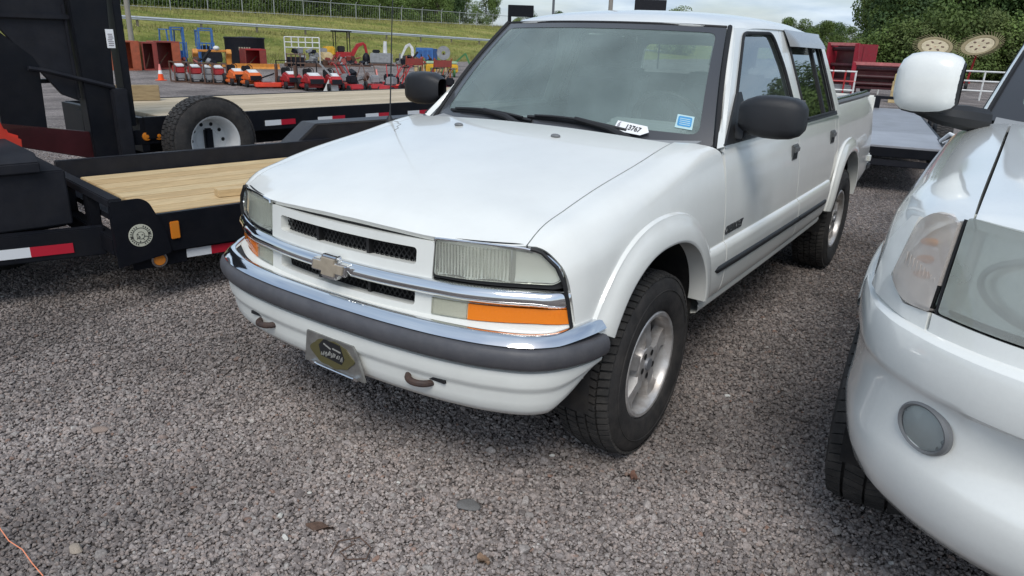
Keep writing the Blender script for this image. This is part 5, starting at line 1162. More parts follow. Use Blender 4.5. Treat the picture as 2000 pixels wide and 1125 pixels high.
# ================================================================= grass bank, guard rail, fence, trees
GRS = bpy.data.materials.new('bank_grass'); GRS.use_nodes = True; t = GRS.node_tree; b = t.nodes['Principled BSDF']; b.inputs['Roughness'].default_value = .95; b.inputs['Specular IOR Level'].default_value = .1
g = nn(t, 'ShaderNodeNewGeometry'); a1 = nn(t, 'ShaderNodeTexNoise'); a1.inputs['Scale'].default_value = .22; a1.inputs['Detail'].default_value = 8; a1.inputs['Roughness'].default_value = .7; t.links.new(g.outputs['Position'], a1.inputs['Vector'])
r1 = nn(t, 'ShaderNodeValToRGB'); e = r1.color_ramp.elements; e[0].position = .36; e[1].position = .66; e[0].color = (.145,.185,.040,1); e[1].color = (.42,.37,.125,1); m_ = e.new(.5); m_.color = (.27,.28,.072,1); t.links.new(a1.outputs['Fac'], r1.inputs[0])
a2 = nn(t, 'ShaderNodeTexNoise'); a2.inputs['Scale'].default_value = 3.5; a2.inputs['Detail'].default_value = 6; a2.inputs['Roughness'].default_value = .8; t.links.new(g.outputs['Position'], a2.inputs['Vector'])
r2 = nn(t, 'ShaderNodeMapRange'); r2.inputs[1].default_value = .3; r2.inputs[2].default_value = .7; r2.inputs[3].default_value = .62; r2.inputs[4].default_value = 1.3; t.links.new(a2.outputs['Fac'], r2.inputs[0])
mc = nn(t, 'ShaderNodeMix', data_type='RGBA', blend_type='MULTIPLY'); mc.inputs[0].default_value = 1; t.links.new(r1.outputs[0], mc.inputs[6]); t.links.new(r2.outputs[0], mc.inputs[7]); t.links.new(mc.outputs[2], b.inputs['Base Color'])
bp = nn(t, 'ShaderNodeBump'); bp.inputs['Distance'].default_value = .25; t.links.new(a2.outputs['Fac'], bp.inputs['Height']); t.links.new(bp.outputs[0], b.inputs['Normal'])
xs = np.array([-46,-48,-50,-52,-54,-57,-60,-62,-64,-68,-72,-76,-80,-84,-88,-94,-102,-115,-140,-175], float); ys = np.linspace(-30, 330, 121)
XX, YY = np.meshgrid(xs, ys, indexing='ij'); ZZ = bankz(XX, YY)+.05*np.sin(XX*1.7+YY*.6)+.04*np.sin(YY*.9-XX*.4)
tag(grid('grass_bank', np.stack([XX, YY, ZZ], 2), GRS, sharp=180), kind='structure')
# tall grass tufts breaking the bank edges
TUF = mat('grass_blades', (.25,.24,.085), rough=.9, var=.3, vscale=.4)
V = []; F = []; rg = np.random.default_rng(3)
def tufts(n, x0, x1, y0, y1, h, w):
    for _ in range(n):
        x, y = rg.uniform(x0, x1), rg.uniform(y0, y1); z = float(bankz(np.array(x), np.array(y))); a = rg.uniform(0, 6.28); hh = h*rg.uniform(.5, 1.3); k = len(V)
        dx, dy = w*math.cos(a), w*math.sin(a); lx, ly = rg.normal(0, .12, 2)
        V.extend([(x-dx, y-dy, z-.05), (x+dx, y+dy, z-.05), (x+lx, y+ly, z+hh)]); F.append((k, k+1, k+2))
tufts(9000, -90, -80, 22, 130, .42, .05); tufts(6000, -50, -45.5, 12, 90, .35, .05); tufts(5000, -64, -60, 22, 130, .25, .05); tufts(9000, -80, -50, 20, 110, .22, .05)
tag(raw('tall_grass', V, F, TUF), 'ragged tall grass growing on the bank', None, kind='stuff')
GALV = mat('galvanised_rail', (.56,.58,.60), rough=.45, metal=.4, var=.1, vscale=2)
gr = thing('guard_rail', 'galvanised double wave guard rail running along the grass bank', 'guard rail', (-62, 31, 1.4))
P = []
for y in np.linspace(-12, 130, 80):
    z = 2.28-.02*(y-0)-1.4; z = max(z, -.4) if y < 40 else z
    P.append([(dx, y, z+dz) for dx, dz in ((0,.0),(.07,-.05),(.0,-.11),(-.0,-.15),(.07,-.21),(.0,-.27))])
grid('rail', P, GALV, gr, sharp=20)
P = [[(p[0]-2.2, p[1], p[2]+.10) for p in r] for r in P]; grid('rail', P, GALV, gr, sharp=20)
WOODP = mat('post_wood', (.20,.17,.13), rough=.9, var=.2)
for k in range(24):
    y = -10+6*k; z = 2.28-.02*y-1.4; MB().b2((-.16, y-.08, z-1.0), (-.02, y+.08, z+.02)).build('post', WOODP, gr)
fn = thing('chain_link_fence', 'grey wire fence with slim metal posts along the top of the bank', 'fence', (-85, 40, 3.5))
POST = mat('fence_post_grey', (.42,.43,.44), rough=.5, metal=.3)
for k in range(22): MB().tube([(0, -20+5*k, -.5), (0, -20+5*k, 2.1), (.25, -20+5*k, 2.4)], .06, 6).build('post', POST, fn)
for z in (.15, 2.05): MB().tube([(0, -22, z), (0, 90, z)], .045, 5).build('rail', POST, fn)
b = MB()
for k in range(0, 224): b.beam((0, -22+.5*k, .15), (0, -22+.5*k+.25, 2.05), .012, .012)
b.build('wire_mesh', POST, fn)
up = MB().tube([(0,0,-1.2),(0,0,6),(.02,0,12)], [.19,.17,.14], 12).build('utility_pole', mat('pole_wood', (.27,.25,.22), rough=.9, var=.25, aniso=(6,6,.6)), None); up.location = (-52.7, 27.2, 0); tag(up, 'weathered wooden utility pole standing at the foot of the grass bank', 'pole')
# ---- trees
LEAF = []
for i, c in enumerate(((.080,.130,.034),(.115,.170,.040),(.056,.100,.030),(.145,.190,.056))):
    m = mat('leaf_%d' % i, c, rough=.7, var=.38, vscale=.55); LEAF.append(m)
    tt = m.node_tree; bs = tt.nodes['Principled BSDF']; oi = nn(tt, 'ShaderNodeObjectInfo'); hs = nn(tt, 'ShaderNodeHueSaturation'); mr = nn(tt, 'ShaderNodeMapRange'); mr.inputs[3].default_value = .75; mr.inputs[4].default_value = 1.3; tt.links.new(oi.outputs['Random'], mr.inputs[0]); tt.links.new(mr.outputs[0], hs.inputs['Value'])
    sk = bs.inputs['Base Color'].links[0].from_socket; tt.links.new(sk, hs.inputs['Color']); tt.links.new(hs.outputs[0], bs.inputs['Base Color'])
    tl_ = nn(tt, 'ShaderNodeBsdfTranslucent'); tt.links.new(hs.outputs[0], tl_.inputs[0]); mxs = nn(tt, 'ShaderNodeMixShader'); mxs.inputs[0].default_value = .22; o_ = [n_ for n_ in tt.nodes if n_.type == 'OUTPUT_MATERIAL'][0]
    tt.links.new(bs.outputs[0], mxs.inputs[1]); tt.links.new(tl_.outputs[0], mxs.inputs[2]); tt.links.new(mxs.outputs[0], o_.inputs[0])
TRUNK = mat('tree_bark', (.085,.070,.055), rough=.95, var=.3, vscale=3)
def tree_proto(seed, H, W, n, m, conic=0, lsize=.22):
    r = np.random.default_rng(seed); tp = MB(); tp.tube([(0,0,-1.2),(.05,0,H*.25),(.1*r.normal(),.1*r.normal(),H*.6),(0,0,H*.9)], [.22,.17,.10,.03], 7)
    for k in range(7):
        z = H*r.uniform(.25,.7); a = r.uniform(0,6.28); L = W*.42*r.uniform(.5,1); tp.tube([(0,0,z),(L*.5*math.cos(a),L*.5*math.sin(a),z+L*.35),(L*math.cos(a),L*math.sin(a),z+L*.6)], [.09,.06,.02], 5)
    cl = []
    for _ in range(34 if not conic else 22):
        z = r.uniform(.03, .97); prof_ = (math.sin(math.pi*min(1,(z*.80+.16)))**.6 if not conic else (1.05-z)); a = r.uniform(0, 6.28); q = W/2*prof_*r.uniform(.45, .95); cl.append((q*math.cos(a), q*math.sin(a), z*H, W*r.uniform(.13,.24)*(1 if not conic else .7)))
    V = []; F = []
    for _ in range(n):
        c = cl[r.integers(len(cl))]; d = r.normal(size=3); d /= np.linalg.norm(d); rad_ = c[3]*r.uniform(.55, 1.08)**.6; p = np.array(c[:3])+d*rad_*np.array([1,1,.8])
        nrm = d+r.normal(size=3)*.55+np.array([0,0,.35]); nrm /= np.linalg.norm(nrm); u = np.cross(nrm, r.normal(size=3)); u /= np.linalg.norm(u); v = np.cross(nrm, u); s = lsize*r.uniform(.6,1.35); k = len(V)
        V += [p-u*s*.55, p+v*s*.42, p+u*s*.6+nrm*s*.12, p-v*s*.42]; F.append((k,k+1,k+2,k+3))
    return tp, V, F, m
PROTO = []
for i, (H, W, n, mi, cn) in enumerate(((11,8.5,13000,0,0),(9,8,11500,1,0),(12.5,8,13000,2,0),(7,6.5,8500,3,0),(10,5,5500,2,1),(4,5.5,4200,1,0))):
    tp, V, F, mi = tree_proto(100+i, H, W, n, mi, cn, .225 if H > 5 else .19)
    tm = tp.build('trunk', TRUNK, None); lm = raw('crown', V, F, LEAF[mi], None); PROTO.append((tm.data, lm.data)); bpy.data.objects.remove(tm); bpy.data.objects.remove(lm)
TN = ('broad dark green tree','light green spreading tree','tall deep green tree','pale green rounded tree','slim dark conical tree','low light green bush')
def tree(kind, x, y, z, s, rz, where, group):
    o = thing('tree' if kind != 5 else 'bush', TN[kind]+' '+where, 'tree' if kind != 5 else 'bush', (x, y, z), rz, group); o.scale = (s, s, s*(.9+.2*((x*7+y*3) % 1)))
    link('trunk', PROTO[kind][0], None, o); link('crown', PROTO[kind][1], None, o); return o
rt = random.Random(11)
for k in range(34):     # wood behind the fence on the bank
    y = 28+3.1*k+rt.uniform(-1.2, 1.2); x = -97-rt.uniform(0, 14); far = y > 112; kd = rt.choice((0,0,1,2,2,3,4)); s = rt.uniform(.95, 1.35)*(.62 if y > 118 else 1)
    tree(kd, x, y, 3.6, s, rt.uniform(0, 6.28), 'behind the fence on the bank', 'trees behind the bank fence')
for k in range(30): tree(rt.choice((0,1,2)), -118-rt.uniform(0, 12), 24+4*k+rt.uniform(-2, 2), 4.2, rt.uniform(1.0, 1.35)*(.7 if k > 22 else 1), rt.uniform(0, 6.28), 'deep in the wood behind the bank', 'trees deep in the wood behind the bank')
for k in range(26): tree(5, -92-rt.uniform(0, 4), 30+3.2*k+rt.uniform(-1.5, 1.5), 3.4, rt.uniform(.8, 1.3), rt.uniform(0, 6.28), 'along the fence on the bank', 'bushes along the bank fence')
for (x, y, s, kd) in ((-96,140,.60,3),(-99,147,.62,0),(-97,153,.52,1),(-98,161,.62,0),(-100,168,.42,1),(-96,176,.45,3),(-100,190,.5,0),(-104,200,.5,1),(-104,212,.62,3)): tree(kd, x, y, 2.0, s, rt.uniform(0, 6), 'at the far end of the bank', 'far trees at the end of the bank')
def at_(u_deg, d):      # azimuth from the camera (degrees, 0 = +Y, positive to -X) and distance
    return 1.79-d*math.sin(rad(u_deg)), -2.35+d*math.cos(rad(u_deg))
for k in range(50):     # wooded rise behind the farm machines
    a = 14.5-.62*k+rt.uniform(-.4, .4); d = rt.uniform(84, 112) if k > 7 else rt.uniform(105, 140); x, y = at_(a, d); kd = rt.choice((0,1,1,2,3,0)); z = -.6+(max(0, (d-84)*.10) if k > 7 else 0)
    tree(kd, x, y, z, rt.uniform(.85, 1.3)*(.50 if k <= 7 else 1.05), rt.uniform(0, 6.28), 'on the rise behind the farm machines', 'trees on the wooded rise')
for k in range(34):
    a = 13.2-.85*k+rt.uniform(-.4, .4); x, y = at_(a, rt.uniform(76, 83)); tree(5 if k % 2 else 3, x, y, -.9, rt.uniform(.8, 1.35)*(1 if k % 2 else .62)*(.6 if k < 4 else 1), rt.uniform(0, 6.28), 'at the foot of the wooded rise', 'bushes at the foot of the rise')
x, y = at_(22.8, 150); tree(3, x, y, -1, 1.25, 1, 'showing over the pickup roof', None)

# ================================================================= yard machinery
GZ = -.9
def paint(n, c): return mat(n, c, rough=.42, var=.18, vscale=5, dirt=(c[0]*.35+.05, c[1]*.35+.04, c[2]*.35+.03), dscale=4, damt=.5)
PR, PO, PB, PY, PG, PT = paint('yard_red', (.40,.020,.024)), paint('yard_orange', (.70,.15,.03)), paint('yard_blue', (.05,.16,.42)), paint('yard_yellow', (.72,.42,.03)), paint('yard_green', (.05,.18,.06)), paint('yard_tan', (.55,.42,.22))
PORED = paint('yard_orange_red', (.78,.07,.03)); RSTR = paint('rust_red', (.26,.045,.035)); RSTO = paint('rust_orange', (.42,.10,.045)); GRYM = paint('yard_grey', (.28,.29,.30)); WHM = paint('yard_white', (.70,.71,.70)); BRN = paint('rust_brown', (.12,.065,.045)); OCH = paint('ochre_orange', (.62,.26,.05))
def place(o, x, y, face=None, z=GZ):
    """stand o at (x, y) with its local -Y side turned towards the camera plus an offset"""
    a = math.atan2(1.79-x, -(-2.35-y)) if 0 else math.atan2(x-1.79, y+2.35); o.location = (x, y, z); o.rotation_euler = (0, 0, -a+(face or 0)); return o
def wheels(parent, pts, r, w, m=None):
    for (x, y) in pts: MB().lathe([(-w/2,0),(-w/2,r*.75),(-w*.4,r*.97),(w*.4,r*.97),(w/2,r*.75),(w/2,0)], (x, y, r), 'x', 18).build('wheel', m or RUBBER, parent)
def cone(x, y, label, s=1, z=GZ):
    o = thing('traffic_cone', label, 'traffic cone', (x, y, z)); OR = mat('cone_orange', (.90,.10,.015), rough=.5)
    MB().b2((-.19,-.19,0),(.19,.19,.03)).build('base', OR, o, bevel=.01); MB().lathe([(.03,.14),(.30,.10)], n=20, axis='z').lathe([(.30,.10),(.31,.098)], n=20, axis='z').build('body', OR, o)
    MB().lathe([(.30,.100),(.46,.073)], n=20, axis='z').build('reflective_band', mat('cone_white', (.8,.8,.8), rough=.4), o); MB().lathe([(.46,.072),(.60,.048),(.74,.028),(.74,0)], n=20, axis='z').build('tip', mat('cone_pink', (.80,.28,.24), rough=.5), o)
cone(-32.1, 17.2, 'orange traffic cone with white band standing alone on the open lot'); cone(-25.2, 24.5, 'orange traffic cone standing among the red mowers')
# steel counterweight boxes
def steel_box(x, y, w, h, m1, m2, label, face=.3, dp=1.2):
    o = place(thing('steel_box', label, 'steel box'), x, y, face)
    MB().b2((-w/2,-dp/2,0),(-w*.12,-dp/2+.06,h)).build('front_plate', m2, o, bevel=.01) if 0 else None
    MB().b2((-w/2,dp/2-.05,0),(w/2,dp/2,h)).build('back_plate', m1, o); 
    for sx in (-1, 1): MB().b2((sx*w/2,-dp/2,0),(sx*(w/2-.06),dp/2-.05,h)).build('side_plate', m2, o, bevel=.008)
    MB().b2((-w/2+.06,-dp/2,h-.08),(w/2-.06,dp/2-.05,h)).build('top_plate', m1, o); MB().b2((-w/2+.06,-dp/2,0),(w/2-.06,dp/2-.05,.08)).build('floor_plate', m1, o)
    MB().b2((w*.18,-dp/2-.01,.08),(w/2-.06,-dp/2+.05,h-.08)).build('front_panel', m2, o); MB().beam((-w/2+.1,-dp/2+.1,.1),(w*.15,0,h*.6),.05,.05).build('brace', BRN, o); return o
steel_box(-40.9, 20.2, 1.45, 1.6, RSTO, RSTO, 'open rust orange steel box next to a dark red one'); steel_box(-40.6, 21.5, .8, 1.55, RSTR, RSTR, 'narrow dark maroon steel box between two others', .2); steel_box(-41.3, 22.9, 1.5, 1.6, RSTR, RSTO, 'open dark red steel box with an orange panel'); steel_box(-41.4, 29.2, 1.4, 1.2, PR, RSTR, 'small crimson steel box standing before the black tank')
# fork lifts
def forklift(x, y, label, face=0):
    o = place(thing('fork_lift', label, 'fork lift', group='blue fork lifts by the bank'), x, y, face)
    MB().b2((-.55,-.2,.25),(.55,1.2,.95)).build('body', PB, o, bevel=.06); MB().b2((-.5,.8,.9),(.5,1.3,1.25)).build('counterweight', PB, o, bevel=.1)
    for sx in (-.5, .5): MB().beam((sx,-.15,.9),(sx,.0,2.25),.07,.07).build('cab_post', PB, o); MB().beam((sx,1.0,1.2),(sx,.85,2.25),.07,.07).build('cab_post', PB, o); MB().b2((sx*.8-.05,-.45,.1),(sx*.8+.05,-.32,2.4)).build('mast_rail', PB, o)
    MB().b2((-.55,-.1,2.22),(.55,.95,2.28)).build('roof_guard', PB, o); 
    for z in (.6, 1.4, 2.35): MB().b2((-.45,-.44,z),(.45,-.34,z+.07)).build('mast_bar', PB, o)
    for k in range(5): MB().b2((-.5+.25*k-.03,-.52,.5),(-.5+.25*k+.03,-.46,1.5)).build('load_guard_bar', PB, o)
    for sx in (-.3, .3): MB().b2((sx-.06,-1.4,.08),(sx+.06,-.45,.13)).build('fork', BLK, o)
    MB().b2((-.25,.2,.95),(.25,.65,1.3)).build('seat', RUBBER, o, bevel=.05); wheels(o, [(-.5,.0),(.5,.0),(-.45,1.0),(.45,1.0)], .32, .22); return o
forklift(-45.0, 25.9, 'blue fork lift with tall mast and roof guard, next to the rust coloured boxes', .5); forklift(-44.7, 27.9, 'blue fork lift with tall mast and roof guard, next to the ochre frame', .1)
# ochre loader frame
o = place(thing('loader_frame', 'ochre orange loader frame with arched arms and dark engine between them', 'machine'), -42.1, 26.6, .1)
for sx in (-1, 1): MB().prism([(-.2,0),(.25,0),(.3,.5),(.2,1.1),(-.3,1.15),(-.5,.9),(-.25,.6)], sx*1.0-.16, sx*1.0+.16, 'x').build('arm_plate', OCH, o, bevel=.03)
MB().b2((-.6,-.3,.35),(.6,.4,.95)).build('engine', BLK2, o, bevel=.05); MB().b2((-1.0,-.1,.95),(1.0,.15,1.10)).build('cross_tube', OCH, o, bevel=.03); MB().ball((.3,0,1.2),(.4,.4,.3)).build('air_cleaner', WHM, o); MB().b2((-1.1,-.35,.05),(1.1,-.2,.2)).build('blade', OCH, o)
o = place(thing('blade_attachment', 'long low ochre blade lying before the crimson box', 'blade'), -40.0, 28.2, .1); MB().prism([(-.3,0),(.3,0),(.2,.1),(.05,.32),(-.02,.32),(.0,.12)], -1.6, 1.6, 'x').build('mouldboard', OCH, o, bevel=.01); MB().b2((-.25,.1,.1),(.25,.6,.3)).build('mount', OCH, o, bevel=.02)
# black tank
o = place(thing('storage_tank', 'big black open tank with pale lettering patch by the grass bank', 'tank'), -43.6, 30.2)
MB().lathe([(0,1.25),(1.75,1.25),(1.85,1.30),(1.9,1.25),(1.75,1.2)], n=36, axis='z').build('shell', BLK2, o, xf=Matrix.Diagonal((1.05,.8,1,1))); MB().ball((.1,0,1.85),(1.7,1.3,.18),16,6).build('cover', BLK, o); b = MB()
for k in range(5): b.box((-.35+.16*k,-1.005,1.15),(.10,.01,.22))
b.build('lettering_patch', mat('faded_print', (.36,.33,.24), rough=.7), o)
# white cage rack with machine parts
o = place(thing('cage_rack', 'white wire cage rack above grey engine parts', 'rack'), -41.7, 33.6)
for x in (-1.2,-.72,-.24,.24,.72,1.2): MB().tube([(x,0,0 if abs(x) == 1.2 else 1.3),(x,0,2.0)], .045, 6).build('bar', PT if 0 else WHM, o)
for z in (1.3,1.65,2.0): MB().tube([(-1.2,0,z),(1.2,0,z)], .04, 6).build('rail', WHM, o)
rq = random.Random(9)
for k in range(14): MB().box((rq.uniform(-1.05,1.05), rq.uniform(-.1,.5), rq.uniform(.3,1.15)), (rq.uniform(.2,.5), rq.uniform(.2,.5), rq.uniform(.15,.4)), (0, rq.uniform(-.4,.4), rq.uniform(0,3))).build('engine_part', rq.choice((GRYM,GRYM,WHM,BLK2)), o, bevel=.02)
MB().b2((-1.3,-.3,0),(1.3,.7,.25)).build('pallet', BRN, o, bevel=.02)
o = place(thing('parts_pallet', 'rusty rack of brown pipe frames left of the white cage', 'rack'), -40.4, 31.9)
for k in range(5): MB().tube([(-.6+.3*k,0,0),(-.6+.3*k,0,.95)], .04, 6).build('upright', BRN, o)
for z in (.3,.9): MB().tube([(-.65,0,z),(.65,0,z)], .04, 6).build('rail', BRN, o)
MB().b2((-.6,.1,.1),(.6,.6,.7)).build('engine_block', BLK2, o, bevel=.04)
# mini excavator
o = place(thing('mini_excavator', 'mini excavator with red boom, yellow rear cover and black canopy', 'excavator'), -43.6, 39.3, .2)
MB().b2((-1.5,-.1,.65),(-.7,1.2,1.35)).build('rear_cover', PY, o, bevel=.1); MB().b2((-.7,-.3,.5),(.55,1.0,.95)).build('cab_deck', PR, o, bevel=.06); MB().b2((-.45,.1,.95),(.1,.6,1.4)).build('seat', RUBBER, o, bevel=.06)
for sx, y in ((-.65,-.1),(.45,-.1),(-.65,.9),(.45,.9)): MB().tube([(sx,y,.9),(sx,y,2.45)], .04, 6).build('canopy_post', BLK, o)
MB().b2((-.85,-.3,2.44),(.65,1.1,2.54)).build('canopy', BLK2, o, bevel=.05)
MB().prism([(.3,.6),(.75,.65),(1.15,1.35),(1.6,1.55),(1.55,1.75),(1.0,1.6)], -.15, .12, 'y').build('boom', PR, o, bevel=.02)
MB().prism([(1.5,1.75),(1.75,1.55),(1.95,.55),(1.8,.5)], -.12, .1, 'y').build('dipper_arm', PR, o, bevel=.02); MB().prism([(1.6,.12),(2.0,.1),(2.05,.55),(1.75,.6)], -.25, .22, 'y').build('bucket', BLK2, o, bevel=.03)
for y in (-.3, .9): MB().prism(rnd([(-1.0,0),(.7,0),(.85,.45),(-1.15,.45)], .15), y-.16, y+.16, 'y').build('track', RUBBER, o)
# grey machines, white boom, blue box
o = place(thing('compressor_unit', 'dark grey engine unit with an upright white exhaust stack', 'machine'), -41.6, 41.4); MB().b2((-.9,-.3,.15),(.9,.6,.95)).build('engine', GRYM, o, bevel=.08); MB().b2((-.7,-.2,.95),(-.1,.4,1.2)).build('cover', BLK2, o, bevel=.06); MB().tube([(.3,.1,.9),(.32,.1,1.85)], [.18,.14], 10).build('stack', WHM, o); MB().ball((-1.2,.1,.5),(.6,.7,.9)).build('drum', BLK2, o); MB().b2((-1.0,-.4,0),(1.0,.6,.15)).build('skid', BRN, o)
o = place(thing('boom_lift', 'folded pale grey boom lift arms', 'lift'), -45.7, 48.6); MB().prism([(-.7,0),(-.5,0),(.1,1.2),(.35,1.45),(.5,1.2),(.55,.1),(.8,.1),(.75,1.3),(.4,1.7),(.0,1.5)], -.15, .15, 'y').build('arm', WHM, o, bevel=.02); MB().b2((-.9,-.4,-.0),(.9,.4,.35)).build('base', BLK2, o, bevel=.04)
o = place(thing('generator', 'blue boxed generator set on a dark skid', 'generator'), -45.3, 51.0, .1); MB().b2((-.95,-.5,.25),(.6,.6,1.3)).build('housing', PB, o, bevel=.03); MB().b2((.62,-.45,.25),(1.0,.55,1.25)).build('radiator_end', paint('dark_blue', (.02,.07,.20)), o, bevel=.03); MB().b2((-1,-.5,0),(1.05,.6,.24)).build('skid', BLK2, o)
for k in range(3): MB().b2((-.75+.45*k,-.515,.4),(-.45+.45*k,-.503,1.1)).build('vent_panel', paint('mid_blue', (.03,.11,.32)), o)
o = place(thing('wire_reel', 'round grey wire reel on a stand above the green planter', 'reel'), -33.5, 39.5); MB().lathe([(-.2,.14),(-.2,.48),(-.15,.48),(-.15,.18),(.15,.18),(.15,.48),(.2,.48),(.2,.14)], (0,0,1.25), 'y', 24).build('reel', GRYM, o); 
for s in (-.3,.3): MB().tube([(s,-.1,0),(0,0,1.25)], .05, 6).build('stand_leg', BRN, o)
o = place(thing('seed_planter', 'green planter implement with yellow boxes and pale covers', 'planter'), -28.9, 33.3, .15)
MB().b2((-1.3,0,.5),(1.3,.2,.65)).build('tool_bar', PG, o, bevel=.02)
for k in range(4):
    x = -1.05+.7*k; MB().b2((x-.3,-.35,.25),(x+.3,.15,.75)).build('seed_box', PY if k % 2 else PT, o, bevel=.06); MB().b2((x-.28,-.3,.76),(x+.28,.12,.92)).build('box_lid', paint('pale_green', (.42,.58,.40)), o, bevel=.05); MB().lathe([(-.05,0),(-.05,.28),(.05,.28),(.05,0)], (x,-.55,.28), 'x', 16).build('disc', PG, o)
MB().beam((1.0,.4,.6),(1.9,.2,1.4),.1,.1).build('marker_arm', PG, o); MB().beam((1.9,.2,1.4),(2.2,.1,.7),.1,.1).build('marker_arm', PG, o)
# mower row
def crated_mower(x, y, label, w=.62, hood=PR):
    o = place(thing('crated_mower', label, 'mower', group='crated mowers in steel frames'), x, y, .25)
    for sx in (-1, 1):
        for yy in (-.35, .45): MB().b2((sx*w/2-.025,yy-.025,0),(sx*w/2+.025,yy+.025,.92)).build('crate_post', BRN, o)
        MB().b2((sx*w/2-.02,-.35,.88),(sx*w/2+.02,.45,.92)).build('crate_rail', BRN, o)
    MB().b2((-w/2,-.37,.88),(w/2,-.33,.92)).build('crate_rail', BRN, o); MB().b2((-w/2,-.37,.0),(w/2,.47,.06)).build('crate_base', BRN, o)
    MB().prism([(-.3,.40),(.4,.40),(.38,.72),(.1,.80),(-.26,.70)], -w*.38, w*.38, 'x').build('hood', hood, o, bevel=.05); MB().b2((-w*.40,-.30,.14),(w*.40,.4,.40)).build('deck', GRYM, o, bevel=.04); MB().prism([(-.28,.70),(.2,.79),(.2,.82),(-.28,.73)], -w*.3, w*.3, 'x').build('white_cover', WHM, o)
    wheels(o, [(-w*.36,-.25),(w*.36,-.25)], .13, .09)
crated_mower(-30.8, 17.4, 'crated red mower at the cone end of the row'); crated_mower(-29.9, 17.6, 'crated red mower second from the cone'); crated_mower(-29.35, 17.85, 'narrow crated mower with grey hood third from the cone', .42, GRYM); crated_mower(-28.9, 18.1, 'crated red mower beside the orange mowers')
def rider(x, y, label, body, s=1, deck=None, face=.3, seat=RUBBER, bar=True):
    o = place(thing('ride_on_mower', label, 'mower'), x, y, face)
    MB().prism([(-.7,.28),(.1,.28),(.15,.62),(-.05,.70),(-.6,.60),(-.72,.45)], -.30*s, .30*s, 'x').build('hood', body, o, bevel=.06); MB().b2((-.34*s,.1,.25),(.34*s,.75,.48)).build('rear_body', body, o, bevel=.07)
    MB().b2((-.42*s,-.45,.12),(.42*s,.25,.26)).build('mower_deck', deck or body, o, bevel=.04); MB().b2((-.2,.3,.48),(.2,.6,.56)).build('seat', seat, o, bevel=.03); MB().b2((-.2,.56,.50),(.2,.68,.86)).build('seat_back', seat, o, bevel=.04)
    MB().b2((-.24*s,-.74,.30),(.24*s,-.70,.50)).build('front_grille', BLK2, o); MB().tube([(.13*math.cos(a_), .12+.05*math.sin(a_), .80+.12*math.sin(a_)) for a_ in np.linspace(0, 6.28, 15)[:-1]], .018, 5, closed=True).tube([(0,.0,.62),(0,.12,.80)], .02, 5).build('steering_wheel', BLK, o); MB().prism([(-.5,.60),(-.1,.70),(-.1,.73),(-.5,.63)], -.2*s, .2*s, 'x').build('plastic_cover', WHM, o)
    if bar: MB().tube([(-.36*s,.6,.3),(-.36*s,.66,1.15),(.36*s,.66,1.15),(.36*s,.6,.3)], .03, 6).build('roll_bar', BLK, o)
    wheels(o, [(-.36*s,.5),(.36*s,.5)], .25, .18); wheels(o, [(-.34*s,-.5),(.34*s,-.5)], .16, .12); return o
rider(-28.0, 18.4, 'orange ride on mower beside the crated mowers', PO, bar=False); rider(-26.9, 18.4, 'orange ride on mower next to the flat orange deck', PO, bar=False)
o = place(thing('mower_deck', 'flat orange red mower deck lying on the lot', 'mower deck'), -25.8, 18.4, .2); MB().prism(rnd([(-.55,-.3),(.6,-.35),(.7,.1),(.2,.4),(-.5,.35)], .12), .05, .24, 'z').build('shell', PORED, o, bevel=.03); MB().beam((-.5,.2,.3),(.3,-.2,.62),.06,.06).build('lift_arm', BLK, o); MB().b2((-.2,-.1,.24),(.2,.2,.36)).build('gearbox', GRYM, o, bevel=.03)
rider(-25.2, 19.2, 'crimson ride on mower behind a brown post', PR, 1.1); rider(-23.9, 19.3, 'crimson ride on mower beside the white ramp', PR, 1.2); rider(-23.3, 19.9, 'red mower with curved fender next to the white ramp', PR, .9, bar=False)
for (x, y, lb_) in ((-25.75, 18.9, 'brown steel post before the first crimson mower'), (-24.6, 19.0, 'brown steel post between the two crimson mowers')): o = MB().b2((-.05,-.05,0),(.05,.05,1.0)).b2((-.15,-.15,0),(.15,.15,.04)).build('steel_post', BRN, None); o.location = (x, y, GZ); tag(o, lb_, 'post')
o = place(thing('loading_ramp', 'white folding ramp leaning at the end of the mower row', 'ramp'), -22.9, 19.7, .1); MB().prism([(-.5,0),(.15,0),(.1,.55),(-.2,.6)], -.05, .05, 'y').build('ramp_plate', WHM, o, bevel=.01); MB().beam((0,0,.5),(-.6,0,1.15),.07,.07).build('prop', GRYM, o)
